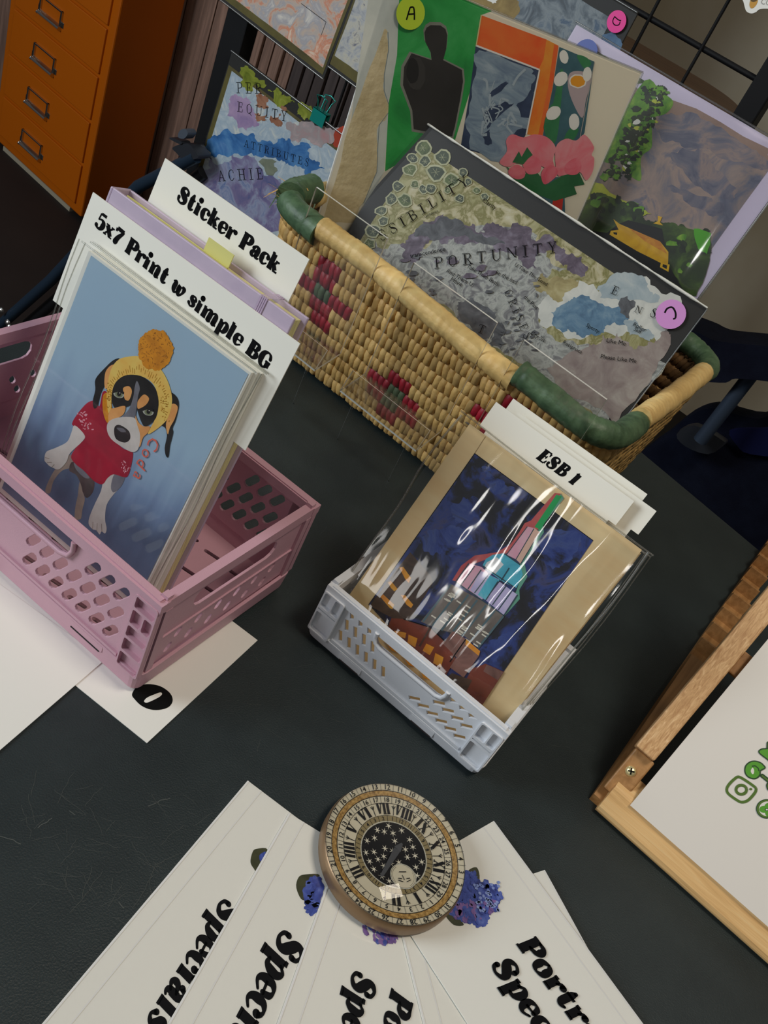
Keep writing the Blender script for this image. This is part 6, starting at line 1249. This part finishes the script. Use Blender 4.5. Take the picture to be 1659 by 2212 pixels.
# ================================================================== wooden stand with the green-lettered sheet
WD = mat('beech', rgb(204, 164, 110, 1.35), .5, cols=[(.3, rgb(182, 140, 88, 1.35)), (.5, rgb(204, 164, 110, 1.35)), (.75, rgb(216, 182, 132, 1.35))], scale=16, stretch=(.6, 12, 12), dist=.6, bump=.15, bscale=60)
WD2 = mat('beech_dark', rgb(158, 114, 68, 1.3), .5, cols=[(.3, rgb(134, 94, 52, 1.3)), (.7, rgb(170, 126, 78, 1.3))], scale=14, stretch=(12, .7, 12), dist=.6)
WD3 = mat('beech_rail', rgb(190, 150, 104, 1.3), .45, cols=[(.3, rgb(164, 120, 78, 1.3)), (.55, rgb(194, 154, 108, 1.3)), (.75, rgb(216, 182, 138, 1.3))], scale=60, stretch=(8, 1.5, 1.5), dist=1.2)
tl = math.radians(45); pl0 = onz(1355, 1733, .022)
SP = Sheet((pl0.x + .10, pl0.y, pl0.z), -1.0, 45.0, 0.0)
st = thing('tabletop_easel', 'beech tabletop easel with notched base rail in the right corner', 'easel', (SP.o.x, SP.o.y + .2, 0))
# notched base rail lying on the table
xa, xb, ya, yb = .0545, .0745, .522, 1.10
prof = [(ya, 0), (yb, 0), (yb, .020)]
y = yb - .01; k = 0
while y > .735:
    prof += [(y, .0215), (y - .002, .0085), (y - .013, .0085), (y - .031, .0215)]; y -= .0335
prof += [(y, .0215), (ya + .05, .018), (ya + .012, .010), (ya, .007)]
b = MB(); n = len(prof); L_ = [Vector((xa, p[0], p[1])) for p in prof]; Rr = [Vector((xb, p[0], p[1])) for p in prof]
b.poly(L_, WD2); b.poly(Rr, WD2); b.add(L_ + Rr, [(i, (i + 1) % n, n + (i + 1) % n, n + i) for i in range(n)], WD2); b.build('notched_rail', st, bevel=.0008)
u_l = SP.px(1374, 1614)[0]; u_r = SP.px(1410, 1637)[0]; v_l = SP.px(1390, 1626)[1]
bv = lambda name, u0, u1, v0, v1, d0, d1, m: (lambda b: (b.add([SP.at(u, v, d) for d in (d0, d1) for u, v in ((u0, v0), (u1, v0), (u1, v1), (u0, v1))], [(0, 3, 2, 1), (4, 5, 6, 7), (0, 1, 5, 4), (1, 2, 6, 5), (2, 3, 7, 6), (3, 0, 4, 7)], m), b.build(name, st, bevel=.0012))[1])(MB())
bv('side_rail', u_l - .001, u_r + .002, v_l, .36, -.012, .004, WD3)
bv('lower_block', u_l + .0005, u_r + .004, -.004, v_l, -.014, -.004, WD2)
q = SP.px(1364, 1666)
b = MB(); lathe(b, [(0, .0022), (.0022, .0020), (.0036, .0010), (.0040, 0)], (0, 0, 0), mat('brass_screw', rgb(214, 200, 150, 1.3), .3, metal=.6), 20, lambda p: SP.at(q[0] + p.x, q[1] + p.y, -.004 + p.z)); o = b.build('screw', st)
b = MB()
for a_ in (.5, .5 + PI / 2):
    ca, sa = math.cos(a_), math.sin(a_); b.add([SP.at(q[0] + x * ca - y * sa, q[1] + x * sa + y * ca, -.0017) for x, y in ((-.0024, -.0005), (.0024, -.0005), (.0024, .0005), (-.0024, .0005))], [(0, 1, 2, 3)], BLACK)
b.build('cross_slot', o)
for v in (.12, .27): bv('cross_slat', u_r + .002, .22, v, v + .02, -.012, -.006, WD2)
# front ledge
A_, B_ = onz(1288, 1750, .004), onz(1659, 2075, .004); yl = (A_.y + B_.y) / 2
b = MB(); x0 = A_.x - .0005; pr = [(yl, .004), (yl + .004, .0), (yl + .040, .0), (yl + .032, .026), (yl + .012, .0225), (yl + .001, .0085)]
n = len(pr); L_ = [Vector((x0, p[0], p[1])) for p in pr]; Rr = [Vector((x0 + .30, p[0] - .005, p[1])) for p in pr]
b.poly(L_, WD); b.poly(Rr, WD); b.add(L_ + Rr, [(i, (i + 1) % n, n + (i + 1) % n, n + i) for i in range(n)], WD); b.build('front_ledge', st, bevel=.0015)
# sheet on it
sh = thing('lettered_sheet', 'white sheet with green lettering and camera icon resting on the wooden easel', 'paper', SP.o)
e0 = SP.px(1357, 1732); e1 = SP.px(1659, 1402); uu = (e0[0] + e1[0]) / 2 - .001
slab('paper', sh, SP, uu, uu + .20, e0[1] - .001, .30, .0008, flat('sheet_white', (192, 186, 178), 1.5), .0008)
a = Art(SP, .0011); GN = flat('green_ink', (74, 134, 38), 1.4); GD = flat('dark_green_ink', (30, 58, 28), 1.4); GO = flat('olive_ink', (72, 98, 36), 1.4); PAPER = flat('sheet_white', (192, 186, 178))
Zg = zf(1500, 1560, 8.509)
def outl(q, k=1.0, m=GN, w=.0009):
    a.p(Zg(q), m); a.line(Zg(list(q) + [q[0]]), w, GD)
RR = catmull([(835, 1012), (1085, 1175), (1128, 1235), (1095, 1310), (985, 1430), (880, 1468), (790, 1440), (625, 1320), (588, 1240), (625, 1150), (745, 1032)], True, 5)
a.line(Zg(RR + [RR[0]]), .0019, GO); cc = [(855 + 98 * math.cos(k * PI / 16), 1240 + 84 * math.sin(k * PI / 16)) for k in range(33)]; a.line(Zg(cc), .0020, GO); a.p(Zg(blob(1028, 1230, 28, 22, 14, 0, 1)), GO)
outl(catmull([(920, 870), (945, 790), (1020, 730), (1110, 716), (1210, 745), (1270, 800), (1292, 842), (1205, 895), (1200, 960), (1150, 1020), (1080, 1038), (990, 1010), (935, 950)])); a.p(Zg(catmull([(1030, 890), (1062, 835), (1090, 880), (1085, 940), (1062, 955), (1040, 930)])), PAPER); a.line(Zg([(1050, 810), (1110, 800), (1170, 850), (1180, 900)]), .0008, GD)
outl([(1205, 990), (1240, 952), (1360, 1045), (1420, 1090), (1380, 1130), (1330, 1090)], m=GO)
outl(catmull([(1180, 560), (1215, 500), (1290, 488), (1400, 500), (1420, 760), (1340, 690)])); outl([(1330, 370), (1420, 350), (1420, 500), (1325, 480)], m=GO)
outl(catmull([(1320, 1170), (1340, 1115), (1400, 1100), (1460, 1180), (1400, 1260), (1345, 1240)]), m=GO)
a.p(Zg(blob(1320, 1590, 196, 178, 30, 0, 1)), GD); a.p(Zg(blob(1320, 1590, 180, 163, 30, 0, 1)), GO); a.p(Zg(blob(1330, 1590, 150, 134, 30, 0, 1)), PAPER); a.p(Zg(blob(1270, 1600, 86, 66, 24, 0, 1)), GN); a.p(Zg(blob(1390, 1540, 110, 66, 24, 0, 1)), GN); a.p(Zg(blob(1380, 1670, 90, 70, 24, 0, 1)), GN); a.p(Zg(blob(1320, 1606, 34, 26, 18, 0, 1)), GD); a.p(Zg(blob(1322, 1606, 20, 14, 14, 0, 1)), PAPER)
a.build('lettering', sh)
